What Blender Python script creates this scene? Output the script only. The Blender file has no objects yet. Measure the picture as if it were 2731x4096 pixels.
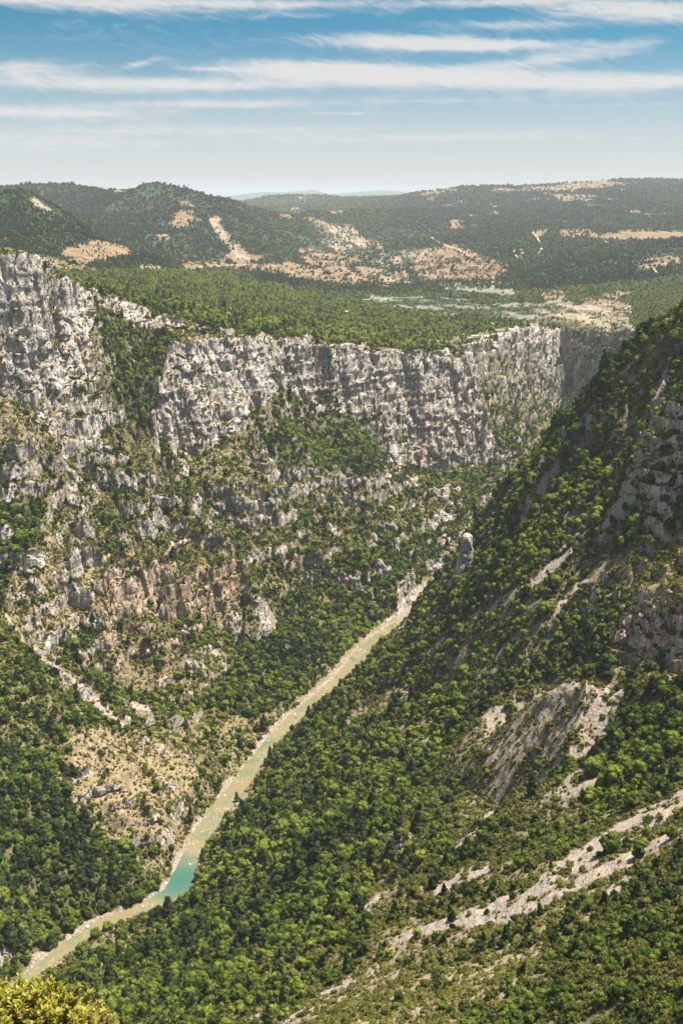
import bpy, math, time
import numpy as np
from math import radians, sin, cos, tan, atan, log, pi
from mathutils import Vector
from mathutils.geometry import delaunay_2d_cdt

T0 = time.time()
SC = bpy.context.scene
COL = SC.collection
rng = np.random.default_rng(7)

# ------------------------------------------------------------------ camera
CAM_Z = 600.0                    # metres above the river
PITCH = radians(15.5)
FPX = 2613.0                     # focal length in units of a 1568 x 2352 picture (40 mm lens, 36 mm tall)
cam_d = bpy.data.cameras.new("camera")
cam = bpy.data.objects.new("camera", cam_d)
COL.objects.link(cam)
cam.location = (0, 0, CAM_Z)
cam.rotation_euler = (pi / 2 - PITCH, 0, 0)
cam_d.sensor_fit = 'VERTICAL'
cam_d.sensor_height = 36.0
cam_d.lens = 40.0
cam_d.clip_start = 0.2
cam_d.clip_end = 200000.0
SC.camera = cam

# ------------------------------------------------------------------ sun, sky, exposure
SUN_EL, SUN_AZ = radians(70), radians(78)         # azimuth clockwise from +Y (to the right of the view)
sun_dir = Vector((sin(SUN_AZ) * cos(SUN_EL), cos(SUN_AZ) * cos(SUN_EL), sin(SUN_EL)))
sd = bpy.data.lights.new("sun", 'SUN')
sd.energy = 5.0
sd.angle = radians(0.55)
sd.color = (1.0, 0.93, 0.82)
so = bpy.data.objects.new("sun", sd)
COL.objects.link(so)
so.rotation_euler = (-sun_dir).to_track_quat('-Z', 'Y').to_euler()
so.location = (3000, 1000, 4000)

SC.view_settings.view_transform = 'Standard'
SC.view_settings.look = 'None'
SC.view_settings.exposure = 1.2
SC.view_settings.gamma = 1.0


class NT:
    """small helper to write node trees"""
    def __init__(self, tree):
        self.t = tree
        self.n = tree.nodes
        self.l = tree.links

    def new(self, kind, **kw):
        nd = self.n.new(kind)
        for k, v in kw.items():
            setattr(nd, k, v)
        return nd

    def put(self, sock, v):
        if isinstance(v, bpy.types.NodeSocket):
            self.l.new(v, sock)
        elif v is not None:
            if sock.type == 'RGBA' and isinstance(v, (tuple, list)) and len(v) == 3:
                v = (*v, 1)
            sock.default_value = v

    def math(self, op, a, b=None, c=None, clamp=False):
        nd = self.new('ShaderNodeMath', operation=op, use_clamp=clamp)
        for i, v in enumerate((a, b, c)):
            if v is not None:
                self.put(nd.inputs[i], v)
        return nd.outputs[0]

    def vmath(self, op, a, b=None):
        nd = self.new('ShaderNodeVectorMath', operation=op)
        self.put(nd.inputs[0], a)
        if b is not None:
            self.put(nd.inputs[1], b)
        return nd.outputs[0]

    def mix(self, f, a, b, mode='MIX'):
        nd = self.new('ShaderNodeMix', data_type='RGBA', blend_type=mode)
        nd.clamp_factor = True
        self.put(nd.inputs[0], f)
        self.put(nd.inputs[6], a)
        self.put(nd.inputs[7], b)
        return nd.outputs[2]

    def noise(self, vec, scale, detail=3.0, rough=0.55, dist=0.0):
        nd = self.new('ShaderNodeTexNoise')
        self.put(nd.inputs['Vector'], vec)
        nd.inputs['Scale'].default_value = scale
        nd.inputs['Detail'].default_value = detail
        nd.inputs['Roughness'].default_value = rough
        nd.inputs['Distortion'].default_value = dist
        return nd.outputs[0]

    def step(self, v, lo, hi):
        nd = self.new('ShaderNodeMapRange', interpolation_type='SMOOTHSTEP')
        self.put(nd.inputs[0], v)
        nd.inputs[1].default_value = lo
        nd.inputs[2].default_value = hi
        return nd.outputs[0]

    def attr(self, name, kind='GEOMETRY'):
        nd = self.new('ShaderNodeAttribute', attribute_name=name, attribute_type=kind)
        return nd.outputs['Fac']


world = bpy.data.worlds.new("World")
SC.world = world
world.use_nodes = True
W = NT(world.node_tree)
W.n.clear()
tc = W.new('ShaderNodeTexCoord').outputs['Generated']
sp = W.new('ShaderNodeSeparateXYZ')
W.put(sp.inputs[0], tc)
# deep blue overhead comes down quickly towards a pale horizon (clear, dry mountain air)
zup = W.math('MAXIMUM', sp.outputs[2], 0.0)
z2 = W.math('MULTIPLY_ADD', zup, 3.2, 0.02)
cb = W.new('ShaderNodeCombineXYZ')
W.put(cb.inputs[0], sp.outputs[0]); W.put(cb.inputs[1], sp.outputs[1]); W.put(cb.inputs[2], z2)
sky = W.new('ShaderNodeTexSky', sky_type='NISHITA')
sky.sun_disc = False
sky.sun_elevation = SUN_EL
sky.sun_rotation = SUN_AZ
sky.altitude = 900
sky.air_density = 1.0
sky.dust_density = 0.8
sky.ozone_density = 2.0
W.put(sky.inputs[0], W.vmath('NORMALIZE', cb.outputs[0]))
# high cloud sheets, laid out on a flat layer far above the ground
inv = W.math('DIVIDE', 1.0, W.math('MAXIMUM', W.math('ADD', sp.outputs[2], 0.035), 0.02))
lay = W.new('ShaderNodeCombineXYZ')
W.put(lay.inputs[0], W.math('MULTIPLY', sp.outputs[0], inv))
W.put(lay.inputs[1], W.math('MULTIPLY', sp.outputs[1], inv))
az = W.math('ARCTAN2', sp.outputs[0], sp.outputs[1])
el = W.math('ARCSINE', sp.outputs[2])


def ell(az0, el0, ra, re, tilt=0.0):
    """soft patch of cloud round a bearing (degrees right of north) and a height above the horizon"""
    da = W.math('SUBTRACT', az, radians(az0))
    de = W.math('SUBTRACT', el, W.math('MULTIPLY_ADD', da, tilt, radians(el0)))
    q = W.math('ADD', W.math('POWER', W.math('DIVIDE', da, radians(ra)), 2.0),
               W.math('POWER', W.math('DIVIDE', de, radians(re)), 2.0))
    return W.math('EXPONENT', W.math('MULTIPLY', q, -1.0))


CLOUDS = [(-1.2, 5.75, 5.0, 0.42, -0.02, 1.0), (6.0, 5.35, 7.5, 0.50, -0.02, 1.0), (14.0, 5.0, 5.0, .35, 0, .9), (-10.0, 5.02, 8.0, 0.30, 0.0, 1.0),
          (-14.8, 5.6, 3.6, .45, 0, .95), (3.0, 6.9, 5.5, 0.40, -0.035, 1.0), (7.5, 6.75, 4.5, .22, 0, .7), (10.8, 6.25, 4.0, .32, .09, .7),
          (-13, 8.5, 6.5, .42, -.03, 1.0), (-3.5, 8.55, 6.0, .26, 0.0, .9), (-1.0, 8.1, 3.5, .18, .02, .4), (13.5, 8.1, 4.6, .50, -.06, 1.1), (8.0, 7.6, 4.0, .22, -.02, .5), (7.0, 8.6, 4.0, .2, 0, .7),
          (-14, 3.75, 5.5, .26, 0, .8), (-6, 4.2, 7, .2, 0.01, .6), (-9.3, 5.95, 0.9, .16, .25, .6), (-6.5, 5.75, 1.3, .1, 0, .5), (0.3, 3.8, 2.4, .08, 0, .6),
          (-8, 2.9, 12, .30, .015, .5), (4, 2.7, 9, .22, 0.02, .4), (-15, 2.3, 8, .3, 0, .4), (13, 4.1, 4, .12, 0, .35), (8, 4.4, 8, .25, 0, .4), (13.9, 2.6, .4, .06, 0, .5), (11.3, 2.62, .25, .05, 0, .4)]
cov = None
for (a0, e0, ra, re, tl, st) in CLOUDS:
    e = W.math('MULTIPLY', ell(a0, e0, ra, re, tl), st)
    cov = e if cov is None else W.math('ADD', cov, e)
mp = W.new('ShaderNodeMapping')
mp.inputs['Scale'].default_value = (0.55, 1.0, 1.0)
mp.inputs['Rotation'].default_value = (0, 0, radians(-8))
W.put(mp.inputs[0], lay.outputs[0])
n1 = W.noise(mp.outputs[0], 0.75, 8, 0.62, 0.6)
mpw = W.new('ShaderNodeCombineXYZ')
W.put(mpw.inputs[0], W.math('MULTIPLY', az, 13.0))
W.put(mpw.inputs[1], W.math('MULTIPLY', W.math('MULTIPLY_ADD', az, 0.16, el), 44.0))
n2 = W.noise(mpw.outputs[0], 1.6, 10, 0.66, 2.4)
nn = W.math('ADD', W.math('MULTIPLY', n1, 0.45), W.math('MULTIPLY', n2, 0.55))
cl = W.math('ADD', W.math('MULTIPLY', cov, 0.95), W.math('MULTIPLY', W.math('SUBTRACT', nn, 0.5), 2.2))
cl = W.math('ADD', cl, W.math('MULTIPLY', W.math('SUBTRACT', n1, 0.52), 0.35))
clf = W.step(cl, 0.02, 1.0)
clf = W.math('MULTIPLY', clf, 0.9)
hazy = W.math('SUBTRACT', 1.0, W.step(el, radians(0.8), radians(8.0)))
low = W.math('SUBTRACT', 1.0, W.step(el, radians(10), radians(30)))
skyc = W.mix(1.0, sky.outputs[0], W.mix(low, (1.0, 1.0, 1.0), (0.40, 1.18, 1.06)), 'MULTIPLY')
skyc = W.mix(W.math('MULTIPLY', hazy, 0.92), skyc, (5.9, 5.75, 5.5))
full = W.mix(clf, skyc, (7.0, 6.8, 6.55))
bg = W.new('ShaderNodeBackground')
W.put(bg.inputs[0], full)
bg.inputs[1].default_value = 0.05
wo = W.new('ShaderNodeOutputWorld')
W.l.new(bg.outputs[0], wo.inputs[0])


# ------------------------------------------------------------------ rays of the camera -> places in the valley
def kv(v):
    """drop per metre of distance for a picture row"""
    c = (1176.0 - v) / FPX
    return (sin(PITCH) - c * cos(PITCH)) / (cos(PITCH) + c * sin(PITCH))


def dy_of(v):
    return cos(PITCH) + (1176.0 - v) / FPX * sin(PITCH)


def P(u, v, y):
    return ((u - 784.0) / FPX * y / dy_of(v), y, CAM_Z - kv(v) * y)


def Pz(u, y, z):
    k = (CAM_Z - z) / y
    v = 1176 - FPX * tan(PITCH - atan(k)) * 1.0
    return ((u - 784.0) / FPX * y / dy_of(v), y, z)


def PR(u, v, z=0.0):
    """where the ray of a pixel meets the height z"""
    return P(u, v, (CAM_Z - z) / kv(v))


# ------------------------------------------------------------------ noise
def _hash(ix, iy, iz, seed):
    h = (ix.astype(np.uint32) * np.uint32(374761393) + iy.astype(np.uint32) * np.uint32(668265263)
         + iz.astype(np.uint32) * np.uint32(2246822519) + np.uint32((seed * 3266489917) & 0xffffffff))
    h = (h ^ (h >> np.uint32(13))) * np.uint32(1274126177)
    return h ^ (h >> np.uint32(16))


_A = np.arange(256) / 256 * 2 * pi
_GC, _GS = np.cos(_A).astype(np.float32), np.sin(_A).astype(np.float32)


def pn(x, y, seed=0):
    """2D gradient noise, about -0.7..0.7"""
    x0 = np.floor(x); y0 = np.floor(y)
    fx = (x - x0).astype(np.float32); fy = (y - y0).astype(np.float32)
    ix = x0.astype(np.int64); iy = y0.astype(np.int64)
    z = np.zeros(1, np.int64)
    ux = fx * fx * fx * (fx * (fx * 6 - 15) + 10); uy = fy * fy * fy * (fy * (fy * 6 - 15) + 10)

    def g(dx, dy):
        h = _hash(ix + dx, iy + dy, z, seed) & np.uint32(255)
        return _GC[h] * (fx - dx) + _GS[h] * (fy - dy)
    a = g(0, 0); b = g(1, 0); c = g(0, 1); d = g(1, 1)
    a = a + ux * (b - a); c = c + ux * (d - c)
    return a + uy * (c - a)


def fbm(x, y, octv=4, seed=0, gain=0.5):
    s = 0; a = 1.0
    for o in range(octv):
        s = s + a * pn(x * 2.03 ** o, y * 2.03 ** o, seed + o * 17)
        a *= gain
    return s


def vn3(x, y, z, seed=0):
    """3D value noise -1..1"""
    x0 = np.floor(x); y0 = np.floor(y); z0 = np.floor(z)
    fx = (x - x0); fy = (y - y0); fz = (z - z0)
    ix = x0.astype(np.int64); iy = y0.astype(np.int64); iz = z0.astype(np.int64)
    fx = fx * fx * (3 - 2 * fx); fy = fy * fy * (3 - 2 * fy); fz = fz * fz * (3 - 2 * fz)

    def g(a, b, c):
        return (_hash(ix + a, iy + b, iz + c, seed) & np.uint32(65535)).astype(np.float32) / 32767.5 - 1

    def lx(b, c):
        p = g(0, b, c)
        return p + fx * (g(1, b, c) - p)

    def ly(c):
        p = lx(0, c)
        return p + fy * (lx(1, c) - p)
    p = ly(0)
    return p + fz * (ly(1) - p)


def sm(x, a, b):
    t = np.clip((x - a) / (b - a), 0, 1)
    return t * t * (3 - 2 * t)


# ------------------------------------------------------------------ control lines of the terrain
LINES = []
PTS = []


def back(u, v, y, foot=None):
    """the left side of the valley lies back in benches: extra distance of its upper parts"""
    if y < 1090 or y > 2000 or u > 520:
        return (u, v, y)
    vv = v if foot is None else foot
    g = float(np.interp(vv, [580, 905, 1000, 1100, 1200, 1300, 1420], [165, 172, 152, 122, 82, 40, 0]))
    return (u, v, y + g * float(np.interp(u, [300, 520], [1, 0])))


def L(*p, foot=None):
    LINES.append([P(*back(*q, foot)) for q in p])


def D(*p):
    PTS.extend(P(*back(*q)) for q in p)


def DZ(*p):
    PTS.extend(Pz(*q) for q in p)


# near left headland: top edge and foot of the cliff
L((-450, 555, 1300), (-200, 562, 1330), (0, 578, 1330), (60, 577, 1345), (100, 590, 1360), (130, 612, 1385),
  (165, 632, 1420), (195, 652, 1455), (213, 666, 1470), foot=905)
L((-450, 900, 1265), (-200, 905, 1285), (0, 905, 1298), (40, 885, 1312), (90, 865, 1328), (122, 830, 1342), (133, 780, 1372),
  (150, 748, 1398), (178, 724, 1424), (205, 702, 1452), (218, 692, 1466), foot=905)
# the rim of the plateau
L((205, 652, 1560), (250, 668, 1610), (300, 690, 1690), (400, 725, 1790), (520, 752, 1880), (580, 764, 1930), (640, 770, 1990),
  (720, 778, 2060), (800, 788, 2130), (900, 800, 2220), (980, 805, 2280), (1040, 806, 2310), (1062, 798, 2350))
DZ((100, 1780, 478), (0, 1800, 482), (-300, 1800, 490), (150, 1660, 470), (0, 1570, 525), (-300, 1570, 530))
# buttress under the rim
L((372, 860, 1735), (397, 796, 1770), (432, 779, 1790), (476, 769, 1820), (540, 770, 1860), (600, 777, 1900), (634, 792, 1925), foot=1500)
L((345, 1000, 1705), (400, 1034, 1728), (479, 1022, 1750), (541, 990, 1790), (605, 990, 1825), (637, 967, 1865), foot=1500)
# alcove wall and the tall wall to its right
L((645, 779, 1978), (720, 788, 2048), (800, 798, 2115), (900, 808, 2200), (980, 812, 2262), (1040, 814, 2292), (1066, 812, 2335))
L((640, 900, 1945), (705, 920, 2010), (755, 946, 2058), (801, 943, 2083), (860, 930, 2130), (905, 937, 2165), (950, 970, 2210),
  (905, 1020, 2150), (889, 1070, 2105), (991, 1093, 2185), (1067, 1070, 2245), (1123, 1075, 2285), (1138, 1040, 2325),
  (1129, 1000, 2350), (1078, 950, 2350), (1070, 900, 2370))
# the wall under the belvedere and the left wall of the upper gorge
L((1072, 784, 2640), (1110, 773, 2720), (1160, 766, 2800), (1190, 760, 2900), (1230, 753, 3050), (1268, 750, 3200), (1290, 752, 3330))
L((1078, 872, 2620), (1130, 885, 2690), (1180, 900, 2790), (1230, 885, 2960), (1262, 862, 3140), (1285, 800, 3310))
D((1150, 950, 2450), (1180, 1000, 2350), (1240, 960, 2760), (1210, 930, 2730), (1280, 830, 3170), (1110, 920, 2500))
# right wall of the upper gorge
L((1305, 758, 3320), (1335, 772, 3180), (1380, 765, 3110), (1425, 752, 3050), (1500, 740, 3000), (2000, 720, 2900))
L((1296, 870, 3230), (1330, 902, 3070), (1378, 905, 2985), (1420, 905, 2920), (1500, 905, 2850))
DZ((1230, 2760, 40), (1268, 3080, 50), (1300, 3080, 45), (1340, 2960, 45), (1420, 2880, 40), (1500, 2500, 200), (1700, 2500, 220))
# slope between upper and middle cliffs
D((560, 1060, 1750), (640, 1050, 1820), (700, 1000, 1950), (800, 1000, 2010), (850, 1050, 1962), (450, 1060, 1695), (620, 1000, 1815))
L((628, 1088, 1800), (681, 1094, 1822), (740, 1084, 1850), (804, 1077, 1880), (868, 1084, 1912), (905, 1100, 1935))
L((632, 1151, 1782), (680, 1154, 1800), (734, 1158, 1818), (815, 1165, 1850), (878, 1148, 1888), (910, 1130, 1918))
D((960, 1120, 1975), (1060, 1110, 2085), (1150, 1095, 2180))
D((750, 1230, 1690), (850, 1200, 1768), (900, 1300, 1645), (900, 1400, 1565), (960, 1330, 1692), (1000, 1200, 1872),
  (1100, 1150, 2005), (1180, 1095, 2110))
L((486, 1125, 1615), (560, 1100, 1650), (622, 1118, 1672))
L((470, 1195, 1592), (560, 1200, 1615), (628, 1208, 1636))
L((554, 1256, 1532), (620, 1250, 1565), (697, 1240, 1600))
L((560, 1303, 1517), (630, 1308, 1550), (700, 1303, 1586))
L((553, 1390, 1392), (580, 1382, 1402), (615, 1392, 1420))
L((548, 1478, 1362), (575, 1480, 1368), (620, 1465, 1400))
# spur with the hollow cliff
L((285, 1345, 1262), (318, 1292, 1290), (436, 1303, 1352), (500, 1285, 1392), (550, 1266, 1425), foot=1400)
L((258, 1442, 1240), (343, 1422, 1281), (436, 1392, 1330), (492, 1379, 1372), (545, 1350, 1406), foot=1400)
L((265, 1448, 1235), (330, 1457, 1247), (405, 1470, 1272))
L((256, 1562, 1195), (300, 1580, 1183), (350, 1545, 1216), (402, 1500, 1258))
# crest of the long rocky spur under the headland
L((136, 823, 1352), (164, 846, 1362), (213, 864, 1377), (231, 936, 1390), (267, 1000, 1405), (300, 1030, 1440), (359, 1032, 1510),
  (425, 1081, 1522), (441, 1117, 1500), (425, 1168, 1452), (420, 1235, 1412), (436, 1270, 1385))
# the wooded gully behind it
L((240, 735, 1520), (258, 800, 1500), (275, 860, 1490), (300, 920, 1500), (330, 980, 1530), (370, 1040, 1575), (430, 1075, 1622))
D((300, 760, 1600), (350, 775, 1690), (310, 840, 1560), (345, 880, 1620))
# left basin
D((0, 1000, 1268), (130, 1000, 1302), (0, 1100, 1228), (150, 1150, 1290), (250, 1150, 1342), (330, 1200, 1362), (0, 1200, 1188),
  (100, 1300, 1188), (200, 1280, 1232), (230, 1400, 1217), (200, 1060, 1345), (-450, 1000, 1200), (-450, 1200, 1130),
  (-450, 1420, 1050), (-450, 1650, 930), (-450, 1800, 860), (-450, 2000, 760), (-200, 1200, 1160), (-200, 1500, 1010), (-200, 1800, 880))
L((-200, 1012, 1240), (0, 1012, 1262), (70, 1002, 1280), (128, 1010, 1296), foot=1050)
L((-200, 1055, 1232), (0, 1052, 1254), (70, 1050, 1271), (130, 1042, 1288), foot=1050)
L((-80, 1330, 1160), (0, 1420, 1112), (70, 1490, 1106), (150, 1570, 1096), (210, 1620, 1086), (290, 1670, 1076))
D((0, 1550, 1042), (0, 1650, 1000), (100, 1650, 1022), (0, 1800, 930), (150, 1750, 980), (300, 1750, 1012), (200, 1680, 1032),
  (400, 1700, 1092), (350, 1850, 962), (0, 2000, 847), (150, 1950, 890), (300, 1950, 928), (0, 2150, 788), (100, 2100, 837),
  (400, 1600, 1192), (480, 1600, 1232), (550, 1500, 1372), (650, 1450, 1452), (750, 1400, 1532), (500, 1700, 1152))
# the river bed
RIVER_PIX = [(990, 1345), (975, 1380), (935, 1420), (880, 1455), (838, 1485), (795, 1540), (745, 1590), (690, 1635), (640, 1685),
             (592, 1745), (545, 1810), (497, 1870), (455, 1930), (432, 1985), (405, 2050), (330, 2085), (230, 2125), (160, 2172),
             (92, 2225), (30, 2275)]
RIVER_W = [16, 15, 15, 15, 15, 14, 13, 16, 16, 16, 19, 19, 16, 17, 22, 13, 13, 12, 11, 10]
RIVER = [PR(u, v) for u, v in RIVER_PIX]
RIVER = [(700., 3500., 8.), (640., 3200., 6.), (560., 2950., 5.), (485., 2700., 4.), (500., 2450., 3.), (445., 2200., 2.), (345., 2000., 1.),
         (238., 1850., 0.)] + RIVER + [(-345., 690., 0.), (-440., 600., 0.), (-540., 480., 0.), (-620, 330., 0.)]
RIVER_W = [16] * 8 + RIVER_W + [20] * 4
LINES.append([tuple(p) for p in RIVER if abs(p[0] / p[1]) < 0.5 and p[1] > 640 and p[1] < 3300])
# right bank
L((1032, 1442, 1545), (1030, 1300, 1485), (1058, 1258, 1450), (1090, 1215, 1415), (1180, 1130, 1340), (1230, 1040, 1270), (1290, 960, 1210),
  (1430, 790, 1120), (1500, 745, 1090), (1568, 714, 1060), (1750, 660, 1000), (2020, 600, 950))
D((900, 1480, 1435), (950, 1450, 1500), (990, 1412, 1570), (1012, 1380, 1640), (470, 2030, 892), (620, 1850, 1022), (760, 1660, 1150), (860, 1520, 1395), (300, 2200, 790), (100, 2352, 712), (400, 2352, 545), (784, 2352, 427), (784, 2100, 580),
  (784, 1900, 795), (784, 1720, 1010), (1000, 1600, 1055), (1000, 1800, 830), (1000, 2000, 638), (1000, 2200, 475), (1300, 2352, 340),
  (1568, 2352, 285), (1568, 2100, 385), (1568, 1900, 500), (1300, 1920, 565), (1300, 1740, 690), (1568, 1700, 640), (1300, 1400, 905),
  (1200, 1500, 900), (1100, 1550, 972),
  (1568, 1250, 850), (1200, 1200, 1095), (1200, 1300, 1025), (1200, 1400, 962), (1100, 1400, 1082), (1100, 1300, 1160), (1050, 1400, 1180),
  (1400, 1200, 985), (1400, 1000, 1060), (1490, 900, 1025), (1480, 1050, 1000), (1350, 1300, 945), (600, 2100, 760), (600, 2250, 640),
  (930, 1500, 1345), (1150, 1850, 735), (900, 1900, 745))
# rocky knob
L((1255, 1600, 770), (1300, 1575, 745), (1340, 1554, 734), (1400, 1582, 722), (1470, 1570, 715), (1540, 1560, 708))
DZ((1250, 850, 205), (1320, 815, 222), (1420, 745, 262), (1530, 732, 268))
# outcrops at the right edge
L((1440, 1398, 782), (1500, 1375, 768), (1568, 1372, 745), (1700, 1350, 700))
L((1432, 1490, 772), (1472, 1528, 752), (1568, 1510, 722), (1700, 1520, 680))
L((1500, 1000, 965), (1530, 975, 940), (1568, 962, 915), (1700, 930, 870))
L((1470, 1215, 915), (1510, 1180, 905), (1568, 1130, 890), (1700, 1120, 850))
D((2020, 2352, 232), (2020, 2100, 310), (2020, 1900, 400), (2020, 1700, 520), (2020, 1400, 620), (2020, 1200, 730), (2020, 1000, 850))
# hidden back of the right ridge
DZ((1110, 1620, 25), (1190, 1720, 70), (1200, 1600, 150), (1265, 1500, 225), (1350, 1400, 320), (1450, 1350, 380), (1568, 1300, 420),
   (1330, 1900, 60), (1400, 1900, 190), (1500, 2000, 240), (1700, 2000, 300), (1400, 2300, 60), (1470, 2300, 150), (1568, 2400, 220), (1290, 2500, 45))
# plateau
D((150, 655, 2600), (0, 640, 2700), (100, 640, 3000), (300, 660, 2700), (300, 640, 3300), (450, 700, 2500), (450, 660, 3200), (640, 742, 2400),
  (640, 700, 3150), (640, 665, 4000), (900, 775, 2560), (900, 740, 3050), (1060, 770, 2740), (1000, 760, 2760))
L((640, 660, 4150), (700, 672, 4050), (804, 688, 3800), (870, 697, 3700), (935, 708, 3550), (1050, 720, 3400), (1140, 733, 3250), (1200, 739, 3180))
L((640, 655, 4300), (780, 675, 4280), (860, 682, 4200), (965, 685, 4100), (1050, 697, 3950), (1150, 707, 3800), (1260, 716, 3650), (1330, 735, 3480))
DZ((720, 4130, 225), (804, 3930, 205), (870, 3850, 195), (935, 3730, 190), (1050, 3580, 185), (1140, 3420, 185), (1230, 3350, 170))
# far country
D((860, 650, 5000), (1000, 660, 4600), (1000, 630, 5200), (1150, 680, 4200), (1150, 645, 4800), (1300, 700, 3860), (1300, 650, 4400),
  (1450, 680, 3900), (1450, 620, 4600), (1568, 690, 3500), (1568, 640, 4200), (1450, 560, 5800), (1250, 560, 6200), (1250, 500, 8000),
  (1568, 560, 5200), (1568, 500, 7500), (1100, 480, 9500), (1300, 460, 10000), (1420, 450, 9800), (2000, 700, 3400), (2000, 560, 5400),
  (940, 620, 5700), (880, 560, 7500), (1000, 550, 6600), (1060, 590, 5900), (1100, 640, 5000), (700, 580, 6300), (760, 600, 6000),
  (840, 590, 6700), (700, 490, 8500), (800, 520, 8000), (845, 570, 7300), (640, 510, 8500), (600, 480, 12000), (800, 480, 11500),
  (860, 470, 12500), (380, 630, 4300), (550, 640, 4400), (700, 635, 5000))
L((700, 470, 14000), (560, 462, 15500), (600, 450, 15300), (640, 447, 15000), (740, 448, 15000), (780, 456, 15000), (840, 455, 15500), (880, 452, 14500))
L((900, 452, 13500), (960, 443, 12500), (1000, 436, 11800), (1060, 430, 11500), (1120, 426, 11500), (1180, 429, 11600), (1300, 424, 11800), (1380, 415, 12000),
  (1420, 411, 12000), (1460, 418, 12300), (1568, 416, 12800), (2050, 418, 13000))
DZ((1000, 14500, 480), (1200, 14500, 500), (1420, 14500, 560), (1568, 15500, 560), (2050, 15500, 520), (700, 18500, 420), (900, 18500, 420), (400, 12000, 420),
   (100, 12000, 450), (-450, 12000, 450))
# far hills on the left
L((-450, 440, 8000), (-200, 455, 8000), (85, 452, 7700), (120, 433, 7850), (160, 424, 7900), (210, 431, 7800), (250, 438, 7600), (320, 444, 7200), (350, 417, 7050), (378, 407, 7000), (410, 418, 6950), (440, 434, 6900),
  (480, 450, 6900), (520, 464, 6880), (560, 485, 6860), (600, 508, 6800), (660, 548, 6650), (700, 582, 6500))
D((690, 605, 5500), (560, 602, 5500), (450, 602, 5300), (430, 540, 5850), (300, 520, 6000), (350, 580, 5300), (250, 570, 5000), (520, 540, 6050),
  (480, 480, 6500), (220, 490, 6700))
L((-450, 470, 4500), (-150, 460, 4350), (0, 438, 4300), (40, 429, 4300), (90, 458, 4310), (120, 485, 4250), (200, 530, 4200), (250, 552, 4150), (290, 566, 4080))
D((310, 592, 3900), (150, 590, 3720), (0, 560, 3500), (-450, 580, 3300), (60, 510, 4000))
DZ((40, 5300, 470), (200, 5400, 430), (-450, 5600, 470), (-450, 2600, 420))
# the blue range at the horizon
L((-450, 452, 46000), (200, 452, 46000), (510, 452, 45000), (560, 446, 45000), (600, 441, 45000), (660, 440, 45000), (700, 437, 45000), (716, 434, 45000),
  (735, 440, 45000), (755, 446, 45000), (800, 441, 45000), (880, 435, 45000), (940, 440, 45000), (1000, 433, 45000), (1200, 440, 45000), (2050, 445, 45000))
for s_ in (-450, 0, 400, 800, 1200, 1600, 2050):
    PTS.append(Pz(s_, 30000, 250)); PTS.append(Pz(s_, 24000, 300)); PTS.append(Pz(s_, 58000, 200))
# the hillside right under the viewpoint
DZ((-450, 480, 60), (-200, 560, 40), (-450, 680, 30), (-450, 150, 235), (300, 150, 320), (784, 150, 372), (1300, 150, 420), (2020, 150, 440),
   (300, 300, 235), (100, 480, 110), (784, 260, 320))

# ------------------------------------------------------------------ heights on a fan of bearings (s = x / y) and log distances (t)
SMAX = 0.43
s_cols = np.concatenate([np.linspace(-SMAX, -0.375, 24)[:-1], np.linspace(-0.375, 0.375, 960), np.linspace(0.375, SMAX, 24)[1:]]).astype(np.float64)
t_rows = np.concatenate([np.linspace(log(160), log(430), 400)[:-1], np.linspace(log(430), log(3500), 4200)[:-1],
                         np.linspace(log(3500), log(14500), 1300)[:-1], np.linspace(log(14500), log(57000), 160)])
R, C = len(t_rows), len(s_cols)

pts, edges = [], []
for ln in LINES:
    i0 = len(pts)
    pts += ln
    edges += [(i0 + i, i0 + i + 1) for i in range(len(ln) - 1)]
pts += PTS
box = [(-0.47, log(150), 200), (0.47, log(150), 440), (0.47, log(60000), 200), (-0.47, log(60000), 200), (0, log(150), 370), (0, log(60000), 200)]
co = [(x / y, log(y), z) for x, y, z in pts]
co = [(min(max(a, -0.469), 0.469), b, c) for a, b, c in co]
for b in (500, 800, 1200, 2000, 3000, 5000, 9000, 20000):          # margins of the fan copy their nearest neighbours
    for sg in (-1, 1):
        q = min(co, key=lambda c: (c[0] - sg * 0.42) ** 2 * 6 + (c[1] - log(b)) ** 2)
        co.append((sg * 0.47, log(b), q[2]))
co += box
vo, eo, fo, ov, oe, of = delaunay_2d_cdt([Vector((a, b)) for a, b, _ in co], edges, [], 0, 1e-6)
zc = np.array([c[2] for c in co]); xyc = np.array([c[:2] for c in co])
zv = np.zeros(len(vo))
nx = 0
for i, v in enumerate(vo):
    if ov[i]:
        zv[i] = np.mean(zc[list(ov[i])])
    else:
        nx += 1
        d = np.hypot(xyc[:, 0] - v.x, xyc[:, 1] - v.y) + 1e-6
        j = np.argsort(d)[:3]
        zv[i] = np.sum(zc[j] / d[j]) / np.sum(1 / d[j])
print("control points", len(co), "crossings", nx, "triangles", len(fo))
H = np.full((R, C), np.nan, np.float32)
vx = np.array([v.x for v in vo]); vy = np.array([v.y for v in vo])
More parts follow.
